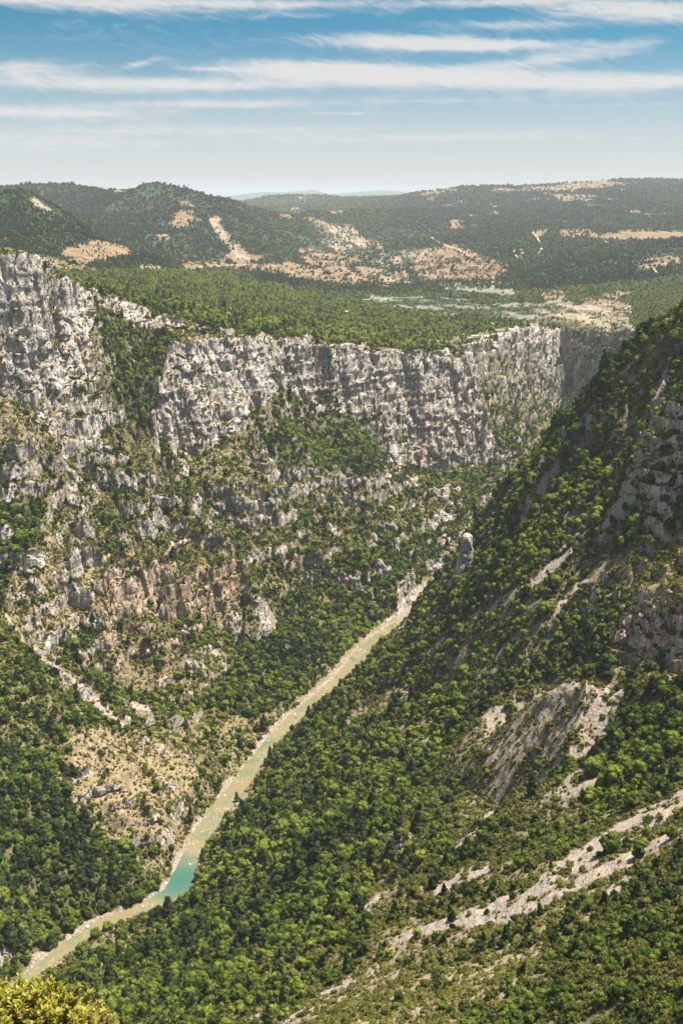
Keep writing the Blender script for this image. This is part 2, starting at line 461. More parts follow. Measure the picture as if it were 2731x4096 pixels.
for f in fo:
    for k in range(1, len(f) - 1):
        a, b, c = f[0], f[k], f[k + 1]
        xs, ys = vx[[a, b, c]], vy[[a, b, c]]
        i0, i1 = np.searchsorted(t_rows, ys.min()) , np.searchsorted(t_rows, ys.max(), 'right')
        j0, j1 = np.searchsorted(s_cols, xs.min()), np.searchsorted(s_cols, xs.max(), 'right')
        if i1 <= i0 or j1 <= j0:
            continue
        S = s_cols[None, j0:j1]; T = t_rows[i0:i1, None]
        den = (ys[1] - ys[2]) * (xs[0] - xs[2]) + (xs[2] - xs[1]) * (ys[0] - ys[2])
        if abs(den) < 1e-14:
            continue
        l0 = ((ys[1] - ys[2]) * (S - xs[2]) + (xs[2] - xs[1]) * (T - ys[2])) / den
        l1 = ((ys[2] - ys[0]) * (S - xs[2]) + (xs[0] - xs[2]) * (T - ys[2])) / den
        l2 = 1 - l0 - l1
        m = (l0 >= -1e-7) & (l1 >= -1e-7) & (l2 >= -1e-7)
        sub = H[i0:i1, j0:j1]
        zz = l0 * zv[a] + l1 * zv[b] + l2 * zv[c]
        sub[m] = zz[m]
bad = np.isnan(H)
if bad.any():
    print("unfilled", bad.sum())
    for j in np.where(bad.any(0))[0]:
        g = ~bad[:, j]
        H[:, j] = np.interp(t_rows, t_rows[g], H[g, j])
Yg = np.exp(t_rows)[:, None].astype(np.float32)
Xg = (s_cols[None, :] * Yg).astype(np.float32)
Yg = np.broadcast_to(Yg, Xg.shape)


def boxblur(A, r, axis):
    pad = [(0, 0), (0, 0)]
    pad[axis] = (r + 1, r)
    c = np.cumsum(np.pad(A, pad, mode='edge').astype(np.float64), axis=axis)
    n = 2 * r + 1
    if axis == 0:
        return ((c[n:] - c[:-n]) / n).astype(np.float32)
    return ((c[:, n:] - c[:, :-n]) / n).astype(np.float32)


def slope_of(A):
    gy = np.gradient(A, axis=0) / np.gradient(Yg, axis=0)
    gx = np.gradient(A, axis=1) / np.gradient(Xg, axis=1)
    return np.hypot(gx, gy)


# round off the creases of the gentle ground, keep the cliffs
Hs = H
for _ in range(2):
    Hs = boxblur(boxblur(Hs, 9, 0), 9, 1)
w = sm(slope_of(boxblur(H, 2, 0)), 0.95, 1.6)
w = np.maximum(boxblur(w, 4, 0), w)
w = np.where(Yg > 10500, 1.0, np.where(Yg > 6300, 0.6, np.where(Yg > 3900, np.maximum(w, 0.4), w)))
H = Hs + (H - Hs) * w
print("raster", round(time.time() - T0, 1))


def uv_of(x, y, z):
    """picture row and column (1568 x 2352) under which a place is seen from the viewpoint"""
    dz = z - CAM_Z
    d = y * cos(PITCH) - dz * sin(PITCH)
    return 784 + FPX * x / d, 1176 - FPX * (y * sin(PITCH) + dz * cos(PITCH)) / d


def inpoly(u, v, poly):
    p = np.array(poly, float)
    res = np.zeros(u.shape, bool)
    m = (u >= p[:, 0].min()) & (u <= p[:, 0].max()) & (v >= p[:, 1].min()) & (v <= p[:, 1].max())
    uu, vv = u[m], v[m]
    r = np.zeros(uu.shape, bool)
    j = len(p) - 1
    for i in range(len(p)):
        c = (p[i, 1] > vv) != (p[j, 1] > vv)
        with np.errstate(divide='ignore', invalid='ignore'):
            xi = (p[j, 0] - p[i, 0]) * (vv - p[i, 1]) / (p[j, 1] - p[i, 1]) + p[i, 0]
        r ^= c & (uu < xi)
        j = i
    res[m] = r
    return res


# how craggy each part of the ground is
CRAG = [  # polygon, nearest, farthest, height of the crags
    ([(0, 880), (230, 850), (450, 1080), (640, 1060), (640, 1250), (560, 1330), (420, 1420), (230, 1450), (0, 1320)], 1050, 1850, 9),
    ([(0, 1300), (260, 1420), (430, 1480), (640, 1480), (640, 1600), (300, 1700), (60, 1480)], 900, 1600, 5),
    ([(215, 650), (640, 765), (640, 800), (380, 860), (360, 1030), (250, 900)], 1480, 2000, 3),
    ([(640, 1040), (900, 1060), (1100, 1100), (1000, 1320), (640, 1330)], 1500, 2200, 7),
    ([(1060, 900), (1240, 880), (1240, 1000), (1150, 1060), (1060, 1060)], 2000, 3000, 12),
    ([(1000, 1290), (1430, 780), (1568, 710), (1568, 900), (1300, 1150), (1010, 1440)], 900, 1600, 11),
    ([(1250, 1540), (1568, 1540), (1330, 1700), (1120, 1800), (1120, 1640)], 600, 900, 1.5),
    ([(1330, 1350), (1568, 1200), (1568, 1560), (1380, 1520)], 600, 1000, 7),
    ([(150, 1650), (420, 1680), (470, 1850), (380, 2050), (300, 1950), (160, 1850)], 850, 1150, 4),
    ([(880, 1850), (960, 1820), (960, 2000), (880, 2020)], 600, 900, 9),
]
sub = (slice(None, None, 4), slice(None, None, 3))
us, vs = uv_of(Xg[sub], Yg[sub], H[sub])
uj = us + 22 * pn(Xg[sub] / 60, Yg[sub] / 60, 5); vj = vs + 16 * pn(Xg[sub] / 60, Yg[sub] / 60, 6)
cw = np.zeros(us.shape, np.float32)
for poly, y0, y1, a in CRAG:
    m = inpoly(uj, vj, poly) & (Yg[sub] > y0) & (Yg[sub] < y1)
    cw[m] = np.maximum(cw[m], a)
cw = boxblur(boxblur(cw, 3, 0), 3, 1)
cw = np.repeat(np.repeat(cw, 4, 0), 3, 1)[:R, :C]

# ledges of the limestone: benches and short walls along the contours
BENCH = [  ([(390, 760), (1240, 750), (1240, 1060), (880, 1090), (640, 960), (400, 1040)], 1690, 3300, 15),  # polygon, nearest, farthest, height of a step
    ([(-600, 850), (230, 850), (450, 1080), (640, 1050), (640, 1250), (560, 1330), (430, 1480), (230, 1450), (0, 1420), (-600, 1400)], 1050, 1850, 26),
    ([(0, 1300), (260, 1420), (430, 1480), (640, 1480), (640, 1600), (300, 1700), (60, 1480)], 900, 1600, 16),
    ([(215, 650), (640, 765), (640, 790), (395, 800), (360, 1030), (250, 900)], 1480, 2000, 15),
    ([(640, 1040), (900, 1060), (1240, 1060), (1000, 1320), (640, 1400)], 1500, 2400, 22),
    ([(1060, 760), (1300, 740), (1450, 740), (1450, 900), (1240, 1010), (1150, 1060), (1060, 1060)], 2000, 3400, 34),
    ([(820, 670), (1000, 670), (1450, 690), (1450, 770), (1200, 745), (860, 705)], 3000, 4700, 17),
    ([(840, 560), (1000, 560), (1180, 620), (1180, 660), (850, 650)], 4500, 8000, 34),
    ([(1330, 1350), (1568, 1200), (2200, 1200), (2200, 1560), (1380, 1540)], 600, 1000, 14),
    ([(1440, 950), (2200, 900), (2200, 1240), (1440, 1240)], 700, 1050, 22),
    ([(150, 1650), (420, 1680), (470, 1850), (380, 2050), (300, 1950), (160, 1850)], 850, 1150, 9),
    ([(1250, 1540), (1568, 1540), (1330, 1700), (1120, 1800), (1120, 1640)], 600, 900, 2),
]
tw = np.zeros(us.shape, np.float32)
for poly, y0, y1, a in BENCH:
    m = inpoly(uj, vj, poly) & (Yg[sub] > y0) & (Yg[sub] < y1)
    tw[m] = a
tw = boxblur(boxblur(tw, 3, 0), 3, 1)
tw = np.repeat(np.repeat(tw, 4, 0), 3, 1)[:R, :C]

# distance to the river and its width there
near_r = (Yg > 600) & (Yg < 2300) & (H < 130)
xr, yr = Xg[near_r], Yg[near_r]
dR = np.full(xr.shape, 1e4, np.float32); sideR = np.zeros(xr.shape, np.float32); wR = np.full(xr.shape, 10.0, np.float32)
for (a, b, wa, wb) in zip(RIVER[:-1], RIVER[1:], RIVER_W[:-1], RIVER_W[1:]):
    ex, ey = b[0] - a[0], b[1] - a[1]
    q = np.clip(((xr - a[0]) * ex + (yr - a[1]) * ey) / (ex * ex + ey * ey), 0, 1)
    d = np.hypot(xr - a[0] - q * ex, yr - a[1] - q * ey)
    m = d < dR
    dR[m] = d[m]
    wR[m] = (wa + (wb - wa) * q[m]) * 0.5
    sideR[m] = np.sign((xr - a[0]) * ey - (yr - a[1]) * ex)[m]       # + = the left bank as seen from here
DR = np.full(H.shape, 1e4, np.float32); DR[near_r] = dR - wR
SR = np.zeros(H.shape, np.float32); SR[near_r] = sideR

# ribs, gullies, roughness and crags
act = (Yg < 4600)
x, y = Xg, Yg
far = sm(np.log(y), log(3200), log(5200))
amp = np.clip(y / 1500, 0.45, 1.3) * (1 - far)
wx = (11 * pn(x / 105, y / 105, 14) + 9.0 * pn(x / 46, y / 46, 11) + 3.4 * pn(x / 19, y / 19, 12) + 1.1 * pn(x / 8.3, y / 8.3, 13)) * 1.5 * amp
wy = (11 * pn(x / 100, y / 100, 24) + 9.0 * pn(x / 43, y / 43, 21) + 3.4 * pn(x / 18, y / 18, 22) + 1.1 * pn(x / 7.9, y / 7.9, 23)) * 1.5 * amp
wx += far * 90 * pn(x / 420, y / 420, 31); wy += far * 90 * pn(x / 400, y / 400, 32)
wfade = np.where(y > 10500, 0, 1) * sm(DR, 4, 30)
wx *= wfade; wy *= wfade
yy = np.clip(y + wy, 165, 56000)
tt = np.log(yy); ss = np.clip((x + wx) / yy, -SMAX, SMAX)
fi = np.interp(tt, t_rows, np.arange(R)); fj = np.interp(ss, s_cols, np.arange(C))
del tt, ss, yy, wx, wy
i0 = np.clip(fi.astype(np.int32), 0, R - 2); j0 = np.clip(fj.astype(np.int32), 0, C - 2)
fi = (fi - i0).astype(np.float32); fj = (fj - j0).astype(np.float32)
Hw = (H[i0, j0] * (1 - fi) + H[i0 + 1, j0] * fi) * (1 - fj) + (H[i0, j0 + 1] * (1 - fi) + H[i0 + 1, j0 + 1] * fi) * fj
del fi, fj, i0, j0
print("warp", round(time.time() - T0, 1))
rough = (2.4 * pn(x / 31, y / 31, 41) + 1.3 * pn(x / 13, y / 13, 42) + 0.6 * pn(x / 5.1, y / 5.1, 43)) * (1 - far)
q = (x * 0.36 + y * 0.93)
right_bank = sm(x + 0.30 * (1900 - y) - 60 * 0, 60, 220) * sm(1500 - y, 0, 200)
rough += right_bank * sm(DR, 15, 110) * (13 * pn(q / 85, x / 420, 51) + 5 * pn(q / 34, x / 240, 52))
rough += far * (30 * pn(x / 600, y / 600, 61) + 14 * pn(x / 240, y / 240, 62) + 5 * pn(x / 90, y / 90, 63)) * np.where(y > 9000, 0.35, 1.0) * np.where(y > 10800, 0.1, 1.0)
ql = 0.61 * x + 0.79 * y + 40 * pn(x / 160, y / 160, 91)
dl = 0.79 * x - 0.61 * y
left = sm(-x - (y - 1000) * 0.0, -10, 90) * sm(y, 880, 1020) * sm(1760 - y, 0, 140) * sm(DR, 25, 160) * sm(H, 30, 110) * sm(480 - H, 0, 90)
rough += left * (30 * (0.33 - np.abs(pn(ql / 150, dl / 700, 92)) * 2) + 13 * (0.3 - np.abs(pn(ql / 58, dl / 330, 93)) * 2))
del ql, dl, left
k1 = pn(x / 34 + 0.35 * pn(x / 15, y / 15, 72), y / 34, 71)
k2 = pn(x / 14, y / 14, 73)
crag = sm(k1, 0.02, 0.17) * (0.75 + 1.2 * k2) + 0.38 * sm(k2, 0.08, 0.2)
stp = np.where(Yg > 2700, 30.0, np.where(Yg > 1150, 24.0, 13.0))
ph = (Hw + rough + 0.33 * stp * 2 * pn(x / 120, y / 120, 75) + 0.5 * stp * pn(x / 33, y / 33, 76)) / stp
fr = ph - np.floor(ph)
brk = sm(pn(x / 52, y / 52, 77) + 0.5 * pn(x / 17, y / 17, 78), -0.28, 0.12)
Hw = Hw + (sm(fr, 0.40, 0.64) - fr) * tw * brk * sm(DR, 5, 25)
del ph, fr, brk, stp
H = Hw + rough * np.clip(DR / 25, 0.05, 1) + cw * (crag - 0.45) * sm(DR, 5, 25)
# shores: a bed under the water, a rock shelf on the left bank
shelf = np.where(SR > 0, 4.5 + 8 * pn(x / 23, y / 23, 81), 1.5)
bed = np.where(DR < 0, -1.6 + 0.25 * pn(x / 6, y / 6, 82), np.clip(DR * 0.45, -1, 1.2) + 0.7 * pn(x / 7, y / 7, 83) + 0.5)
kk = np.clip((DR - shelf) / 14.0, 0, 1)
H = np.where(DR < shelf + 14, bed * (1 - kk) + np.maximum(H, 1.0) * kk, H).astype(np.float32)
del rough, q, k1, k2, crag, Hw, bed, kk, right_bank
print("relief", round(time.time() - T0, 1))

# ------------------------------------------------------------------ re-sample each bearing where the ground is seen best
NR = 1750
dep = np.arctan((CAM_Z - H) / Yg)
run = np.minimum.accumulate(dep, axis=0)
dv = np.maximum(0, run[:-1] - dep[1:])
d3 = np.hypot(np.diff(H, axis=0), np.diff(Yg, axis=0)) / Yg[1:]
dens = dv + 0.028 * np.minimum(d3, 0.02) * np.where(Yg[1:] > 14500, 0.4, 1) + 2.0e-6
dens = boxblur(dens, 5, 1)
cum = np.concatenate([np.zeros((1, C)), np.cumsum(dens, axis=0)], axis=0)
VT = np.zeros((NR, C)); VH = np.zeros((NR, C)); VDR = np.zeros((NR, C)); VSR = np.zeros((NR, C)); VVIS = np.zeros((NR, C)); VCW = np.zeros((NR, C))
rowi = np.arange(R)
for j in range(C):
    f = np.interp(np.linspace(0, cum[-1, j], NR), cum[:, j], rowi)
    a = np.minimum(f.astype(int), R - 2); b = f - a
    VT[:, j] = t_rows[a] * (1 - b) + t_rows[a + 1] * b
    for dst, src in ((VH, H), (VDR, DR), (VCW, cw)):
        dst[:, j] = src[a, j] * (1 - b) + src[a + 1, j] * b
    VSR[:, j] = SR[a, j]
    VVIS[:, j] = (run[a, j] - dep[a, j]) > -0.0012
Y = np.exp(VT); X = s_cols[None, :] * Y; Z = VH
del H, DR, SR, cw, dep, run, dv, d3, dens, cum, Xg, Yg


def normals(X, Y, Z):
    ax, ay, az = np.gradient(X, axis=1), np.gradient(Y, axis=1), np.gradient(Z, axis=1)
    bx, by, bz = np.gradient(X, axis=0), np.gradient(Y, axis=0), np.gradient(Z, axis=0)
    n = np.stack([ay * bz - az * by, az * bx - ax * bz, ax * by - ay * bx], -1)
    return n / (np.linalg.norm(n, axis=-1, keepdims=True) + 1e-9)


def blur2(A, r=2):
    return boxblur(boxblur(A, r, 0), r, 1)


N = normals(blur2(X, 2), blur2(Y, 2), blur2(Z, 2))
steep = np.sqrt(np.clip(1 - N[..., 2] ** 2, 0, 1))                        # sine of the slope
U, V = uv_of(X, Y, Z)
UJ = U + 16 * pn(X / 40, Y / 40, 221); VJ = V + 12 * pn(X / 40, Y / 40, 222)
RB = np.zeros(X.shape, np.float32)                    # how much steeper than usual bare rock has to be
for poly, y0, y1, b in [
        ([(-600, 850), (120, 905), (230, 870), (360, 1000), (430, 1060), (640, 1060), (870, 1060), (1000, 1100), (1000, 1300), (640, 1700), (450, 2100), (-600, 2500)], 500, 1950, .205),
        ([(215, 640), (640, 765), (640, 795), (395, 785), (370, 860), (360, 1010), (420, 1080), (300, 1010), (230, 900), (200, 840), (205, 720)], 1430, 2050, .30),
        ([(640, 890), (760, 945), (905, 940), (880, 1085), (640, 1085), (500, 1020)], 1650, 2200, .26),
        ([(890, 1090), (1240, 1080), (1240, 950), (1150, 870), (1070, 870), (1140, 1060), (1000, 1100)], 1900, 2900, .20),
        ([(940, 1440), (930, 1290), (1110, 1090), (1230, 920), (1370, 740), (1500, 650), (2200, 560), (2200, 2600), (-300, 2600), (300, 2100)], 150, 1640, .285)]:
    m = inpoly(UJ, VJ, poly) & (Y > y0) & (Y < y1)
    RB[m] = b
m = inpoly(UJ, VJ, [(205, 655), (300, 697), (400, 732), (520, 757), (640, 775), (640, 800), (520, 790), (400, 780), (300, 735), (225, 705)]) & (Y > 1480) & (Y < 2060)
RB[m] = .06
m = inpoly(UJ, VJ, [(1060, 815), (1150, 800), (1290, 790), (1290, 980), (1200, 1060), (1100, 1060)]) & (Y > 2350) & (Y < 3400)
RB[m] = .26
m = inpoly(UJ, VJ, [(1285, 735), (1450, 730), (1450, 980), (1285, 980)]) & (Y > 2500) & (Y < 3500)
RB[m] = .27
for poly, y0, y1 in [([(1425, 1385), (1568, 1355), (1750, 1340), (1750, 1540), (1568, 1530), (1460, 1545), (1420, 1480)], 600, 800),
                     ([(1495, 990), (1568, 950), (1750, 920), (1750, 1150), (1460, 1225)], 800, 980),
                     ([(985, 1290), (1060, 1220), (1110, 1250), (1060, 1330), (1030, 1430), (990, 1430)], 1300, 1560),
                     ([(880, 1850), (960, 1830), (950, 1930), (920, 2050), (880, 1930)], 550, 800)]:
    m = inpoly(UJ, VJ, poly) & (Y > y0) & (Y < y1)
    RB[m] = 0.19
RB = blur2(RB, 3)
rock = sm(steep - RB + 0.07 * vn3(X / 9, Y / 9, Z / 9, 3) + 0.05 * vn3(X / 31, Y / 31, Z / 31, 4), 0.66, 0.78) * (Y < 5200) * (VDR > 2)
# rock faces: ribs, slabs, ledges and pockets pushed in and out along the face
nh = N.copy()
nh[..., 2] *= 0.3
nh /= np.linalg.norm(nh, axis=-1, keepdims=True) + 1e-9
sc_ = np.clip(Y / 1700, 0.5, 1.6)
dsp = 2.2 * (1 - 2 * np.abs(vn3(X / 10, Y / 10, Z / 75, 117))) + 1.5 * (1 - 2 * np.abs(vn3(X / 21, Y / 21, Z / 95, 101))) + 0.9 * vn3(X / 9, Y / 9, Z / 42, 102)
dsp += 0.8 * (1 - 2 * np.abs(vn3(X / 4.6, Y / 4.6, Z / 16, 103))) + 0.35 * vn3(X / 2.6, Y / 2.6, Z / 4, 105)
cell = np.floor(X / 5.3 + 0.8 * vn3(X / 9, Y / 9, Z / 9, 107)), np.floor(Y / 5.3 + 0.8 * vn3(X / 9, Y / 9, Z / 9, 108)), np.floor(Z / 19 + 0.6 * vn3(X / 7, Y / 7, Z / 7, 109))
dsp += 0.9 * ((_hash(cell[0].astype(np.int64), cell[1].astype(np.int64), cell[2].astype(np.int64), 110) & np.uint32(1023)) / 511.5 - 1)
cell = np.floor(X / 19 + 0.8 * vn3(X / 19, Y / 19, Z / 30, 111)), np.floor(Y / 19 + 0.8 * vn3(X / 19, Y / 19, Z / 30, 112)), np.floor(Z / 85 + 0.6 * vn3(X / 17, Y / 17, Z / 17, 113))
dsp += 2.8 * ((_hash(cell[0].astype(np.int64), cell[1].astype(np.int64), cell[2].astype(np.int64), 114) & np.uint32(1023)) / 511.5 - 1)
strat = vn3(X / 160, Y / 160, Z / 6.0, 104)
dsp += 0.9 * np.sign(strat) * np.abs(strat) ** 0.5
dsp = dsp * rock * sc_ * np.clip(VDR / 20, 0.2, 1)
X = X + nh[..., 0] * dsp; Y = Y + nh[..., 1] * dsp; Z = Z + nh[..., 2] * dsp
N = normals(X, Y, Z)
print("mesh", round(time.time() - T0, 1), X.shape)

# ------------------------------------------------------------------ ground cover
U, V = uv_of(X, Y, Z)
jit = np.clip(1400 / Y, 0.35, 2.0)
UJ = U + np.where(Y > 3800, 26 * pn(X / 260, Y / 500, 206) + 12 * pn(X / 90, Y / 160, 207), 16 * pn(X / 40, Y / 40, 201) + 9 * pn(X / 14, Y / 14, 202))
VJ = V + np.where(Y > 3800, 9 * pn(X / 260, Y / 500, 208) + 5 * pn(X / 90, Y / 160, 209), 12 * pn(X / 40, Y / 40, 203) + 7 * pn(X / 14, Y / 14, 204))
Fo = np.full(X.shape, 0.35, np.float32)      # tree cover
Sh = np.full(X.shape, 0.65, np.float32)      # shrub cover
Dr = np.full(X.shape, 0.6, np.float32)       # dryness of the ground between
COVER = [  # polygon, nearest, farthest, trees, shrubs, dryness
    ([(-600, 850), (230, 850), (450, 1080), (640, 1100), (640, 1250), (560, 1330), (430, 1480), (230, 1450), (0, 1400), (-600, 1400)], 900, 1850, .40, .9, .42),
    ([(0, 1300), (100, 1180), (200, 1250), (250, 1400), (220, 1480), (130, 1480), (30, 1400)], 900, 1600, .1, .75, .9),
    ([(-600, 850), (130, 905), (160, 1010), (-600, 1010)], 1200, 1600, .12, .6, .8),
    ([(-600, 1050), (130, 1045), (60, 1100), (-600, 1200)], 1100, 1550, .5, .8, .6),
    ([(-600, 1180), (130, 1160), (70, 1260), (0, 1330), (-600, 1400)], 1100, 1500, .8, .6, .3),
    ([(130, 1480), (230, 1400), (260, 1570), (330, 1600), (450, 1620), (430, 1680), (300, 1670), (200, 1580)], 900, 1400, .65, .7, .4),
    ([(430, 1480), (640, 1300), (640, 1420), (560, 1550), (450, 1640), (330, 1600), (400, 1500)], 1100, 1600, .45, .7, .6),
    ([(-600, 1400), (0, 1430), (280, 1670), (150, 1700), (140, 1780), (0, 1700), (-600, 1700)], 700, 1200, .62, .9, .5),
    ([(-600, 1680), (0, 1700), (140, 1780), (190, 1880), (300, 1960), (390, 2050), (100, 2230), (0, 2310), (-600, 2400)], 500, 1050, 1., .5, .15),
    ([(150, 1700), (230, 1670), (400, 1720), (470, 1760), (440, 1830), (380, 1850), (400, 1930), (330, 1930), (200, 1850)], 850, 1150, .05, .5, 1.),
    ([(140, 1830), (250, 1920), (360, 2010), (380, 1950), (320, 1900), (200, 1840)], 800, 1100, .4, .8, .7),
    ([(430, 1620), (560, 1480), (640, 1420), (640, 1330), (750, 1300), (880, 1190), (1000, 1150), (1010, 1300), (980, 1370), (860, 1440), (700, 1590), (580, 1650)], 1150, 2000, .85, .5, .3),
    ([(560, 1330), (640, 1160), (870, 1170), (960, 1150), (860, 1250), (720, 1320), (600, 1420), (540, 1480)], 1300, 2000, .5, .7, .5),
    ([(640, 885), (760, 940), (905, 930), (950, 970), (890, 1020), (880, 1085), (640, 1085), (560, 1050), (500, 1020), (620, 985)], 1650, 2200, .85, .5, .35),
    ([(400, 1040), (560, 1010), (640, 1060), (640, 1100), (470, 1120)], 1450, 1850, .35, .7, .7),
    ([(215, 680), (300, 715), (390, 760), (380, 860), (360, 1000), (420, 1080), (380, 1040), (250, 900), (230, 800)], 1480, 1900, .95, .8, .25),
    ([(205, 645), (640, 763), (640, 790), (400, 745), (220, 680)], 1480, 2050, .6, .8, .5),
    ([(205, 655), (300, 695), (400, 730), (520, 757), (640, 775), (640, 800), (520, 790), (400, 775), (330, 750), (230, 715)], 1480, 2060, .15, .7, .85),
    ([(890, 1090), (1060, 1080), (1240, 1050), (1180, 1120), (1000, 1250), (870, 1180)], 1700, 2400, .55, .7, .6),
    ([(1060, 860), (1130, 880), (1200, 960), (1150, 1040), (1100, 1000)], 2200, 2900, .8, .6, .4),
    ([(1190, 760), (1260, 760), (1290, 800), (1260, 960), (1200, 1020), (1150, 1060), (1060, 1060), (1080, 880), (1130, 880)], 2000, 3300, .7, .7, .5),
    ([(1290, 740), (1450, 740), (1450, 800), (1330, 960), (1260, 980), (1280, 860)], 2500, 3500, .9, .8, .3),
    ([(1250, 800), (1310, 820), (1310, 860), (1270, 880), (1255, 840)], 2900, 3300, 1., .6, .3),
    # right bank
    ([(300, 2140), (430, 1990), (450, 1930), (560, 1840), (640, 1720), (760, 1600), (900, 1470), (960, 1445), (930, 1290), (1110, 1090), (1230, 920), (1370, 740), (1500, 650), (2200, 560), (2200, 1250), (1568, 1250),
      (1440, 1350), (1380, 1500), (1250, 1560), (1100, 1620), (1000, 1760), (900, 1900), (850, 2000), (850, 2200), (640, 2352), (100, 2500), (-200, 2500)], 300, 1640, .72, .85, .5),
    ([(960, 1445), (930, 1290), (1110, 1090), (1230, 920), (1370, 740), (1500, 650), (2200, 560), (2200, 1180), (1480, 1200), (1330, 1250), (1180, 1350), (1030, 1450)], 700, 1640, .92, .9, .3),
    ([(1000, 1480), (1180, 1400), (1350, 1280), (1400, 1340), (1250, 1480), (1050, 1560)], 900, 1400, .55, .8, .6),
    ([(760, 1690), (850, 1600), (960, 1560), (960, 1600), (830, 1680)], 900, 1300, .15, .7, .9),
    ([(1100, 1640), (1340, 1548), (1430, 1590), (1400, 1680), (1330, 1740), (1200, 1800), (1120, 1760)], 600, 830, .10, .95, 1.),
    ([(1000, 1760), (1130, 1800), (1330, 1740), (1330, 1840), (1250, 1930), (1000, 2080), (880, 2000), (900, 1880)], 450, 850, .42, 1., .5),
    ([(1080, 1800), (1250, 1780), (1300, 1850), (1150, 1900), (1050, 1890)], 450, 850, .08, .9, .8),
    ([(1360, 1690), (1430, 1580), (1568, 1560), (2200, 1560), (2200, 1820), (1568, 1820), (1330, 1890)], 350, 800, .75, .9, .4),
    ([(1350, 1310), (1568, 1210), (2200, 1210), (2200, 1370), (1568, 1370), (1440, 1400), (1380, 1370)], 600, 1000, .12, .8, .85),
    ([(860, 2170), (1250, 2100), (1400, 2010), (1500, 2100), (1350, 2300), (1200, 2352), (700, 2400), (780, 2250)], 250, 700, .30, .66, .95),
    ([(640, 2352), (850, 2200), (1000, 2230), (1150, 2260), (900, 2352), (800, 2400)], 250, 700, .05, .7, 1.),
    ([(1380, 2010), (1568, 1950), (2200, 1900), (2200, 2500), (1050, 2500), (1150, 2330), (1350, 2150)], 150, 500, .65, 1., .45),
]
for poly, y0, y1, f, g, d in COVER:
    m = inpoly(UJ, VJ, poly) & (Y > y0) & (Y < y1)
    Fo[m], Sh[m], Dr[m] = f, g, d
# plateau and the country beyond
top = (Z > 225) & (Y > 1600) & ((X / Y < 0.16) | (Y > 2900)) & (steep < 0.5)
plat = top & (Y < 4300) & (V < 812) & (V > 620) & (X / Y > -0.25) & (VJ < 700 + (U - 200) * 0.16)
Fo[plat], Sh[plat], Dr[plat] = 1.0, 0.4, 0.25
farm = (Y > 3450) & ~plat | (Y > 2950) & (U > 1240)
Fo[farm], Sh[farm], Dr[farm] = 0.82, 0.4, 0.3
FARCOVER = [
    ([(690, 570), (720, 566), (800, 585), (850, 590), (920, 620), (930, 655), (760, 650), (660, 640), (700, 610)], .25, .95),
    ([(850, 590), (940, 605), (935, 650), (860, 650), (800, 610)], .5, .45),
    ([(940, 622), (980, 590), (1010, 560), (1080, 572), (1170, 610), (1130, 645), (960, 645)], .3, .95),
    ([(1345, 545), (1400, 538), (1700, 524), (1700, 537), (1420, 555), (1360, 552)], .0, 1.),
    ([(1270, 530), (1350, 525), (1400, 545), (1300, 545)], .3, .8),
    ([(150, 570), (220, 552), (300, 565), (302, 585), (180, 612), (140, 600)], .15, .9),
    ([(318, 606), (385, 612), (388, 635), (330, 650)], .1, .95),
    ([(415, 603), (600, 605), (690, 600), (700, 635), (640, 632), (540, 618), (430, 622)], .2, .9),
    ([(485, 500), (510, 495), (540, 560), (575, 590), (530, 590)], .25, .7),
    ([(60, 445), (85, 455), (125, 485), (80, 478)], .2, .6),
    ([(390, 450), (480, 470), (440, 480)], .4, .7),
    ([(1120, 435), (1250, 428), (1380, 415), (1470, 420), (1380, 436), (1150, 442)], .1, .95),
    ([(1240, 445), (1370, 450), (1360, 468), (1280, 460)], .2, .9),
    ([(980, 440), (1060, 432), (1050, 440), (960, 452)], .25, .9),
    ([(1460, 600), (1568, 590), (1568, 610), (1480, 625)], .3, .8),
    ([(1180, 575), (1200, 575), (1190, 600)], .1, .9),
    ([(700, 520), (800, 510), (850, 575), (780, 580)], .35, .55),
    ([(860, 575), (1000, 565), (960, 610), (900, 600)], .3, .4),
    ([(1100, 705), (1430, 690), (1440, 750), (1300, 745), (1180, 735)], .45, .55),
    ([(860, 680), (1050, 690), (1200, 735), (1040, 722), (870, 702)], .35, .5),
    ([(1090, 675), (1300, 670), (1300, 690), (1100, 690)], .3, .85),
    ([(660, 478), (700, 472), (690, 490), (650, 500)], .2, .8),
    ([(740, 483), (800, 482), (800, 488), (740, 488)], .0, 1.),
]
for poly, f, d in FARCOVER:
    m = inpoly(UJ, VJ, poly) & farm
    Fo[m], Dr[m] = (f + 0.05 if f > 0.04 else f), d
Dr = np.where(farm, np.clip(Dr + 0.7 * sm(pn(X / 330, Y / 520, 217) + 0.5 * pn(X / 90, Y / 170, 218), 0.28, 0.5), 0, 1), Dr)
Fo = np.where(farm, Fo * (1 - 0.75 * sm(pn(X / 330, Y / 520, 217) + 0.5 * pn(X / 90, Y / 170, 218), 0.28, 0.5)), Fo)
Fo = np.where(Y > 3300, blur2(Fo, 2), Fo); Dr = np.where(Y > 3300, blur2(Dr, 3), Dr)
Dr = np.clip(Dr + 0.12 * pn(X / 25, Y / 25, 205), 0, 1)

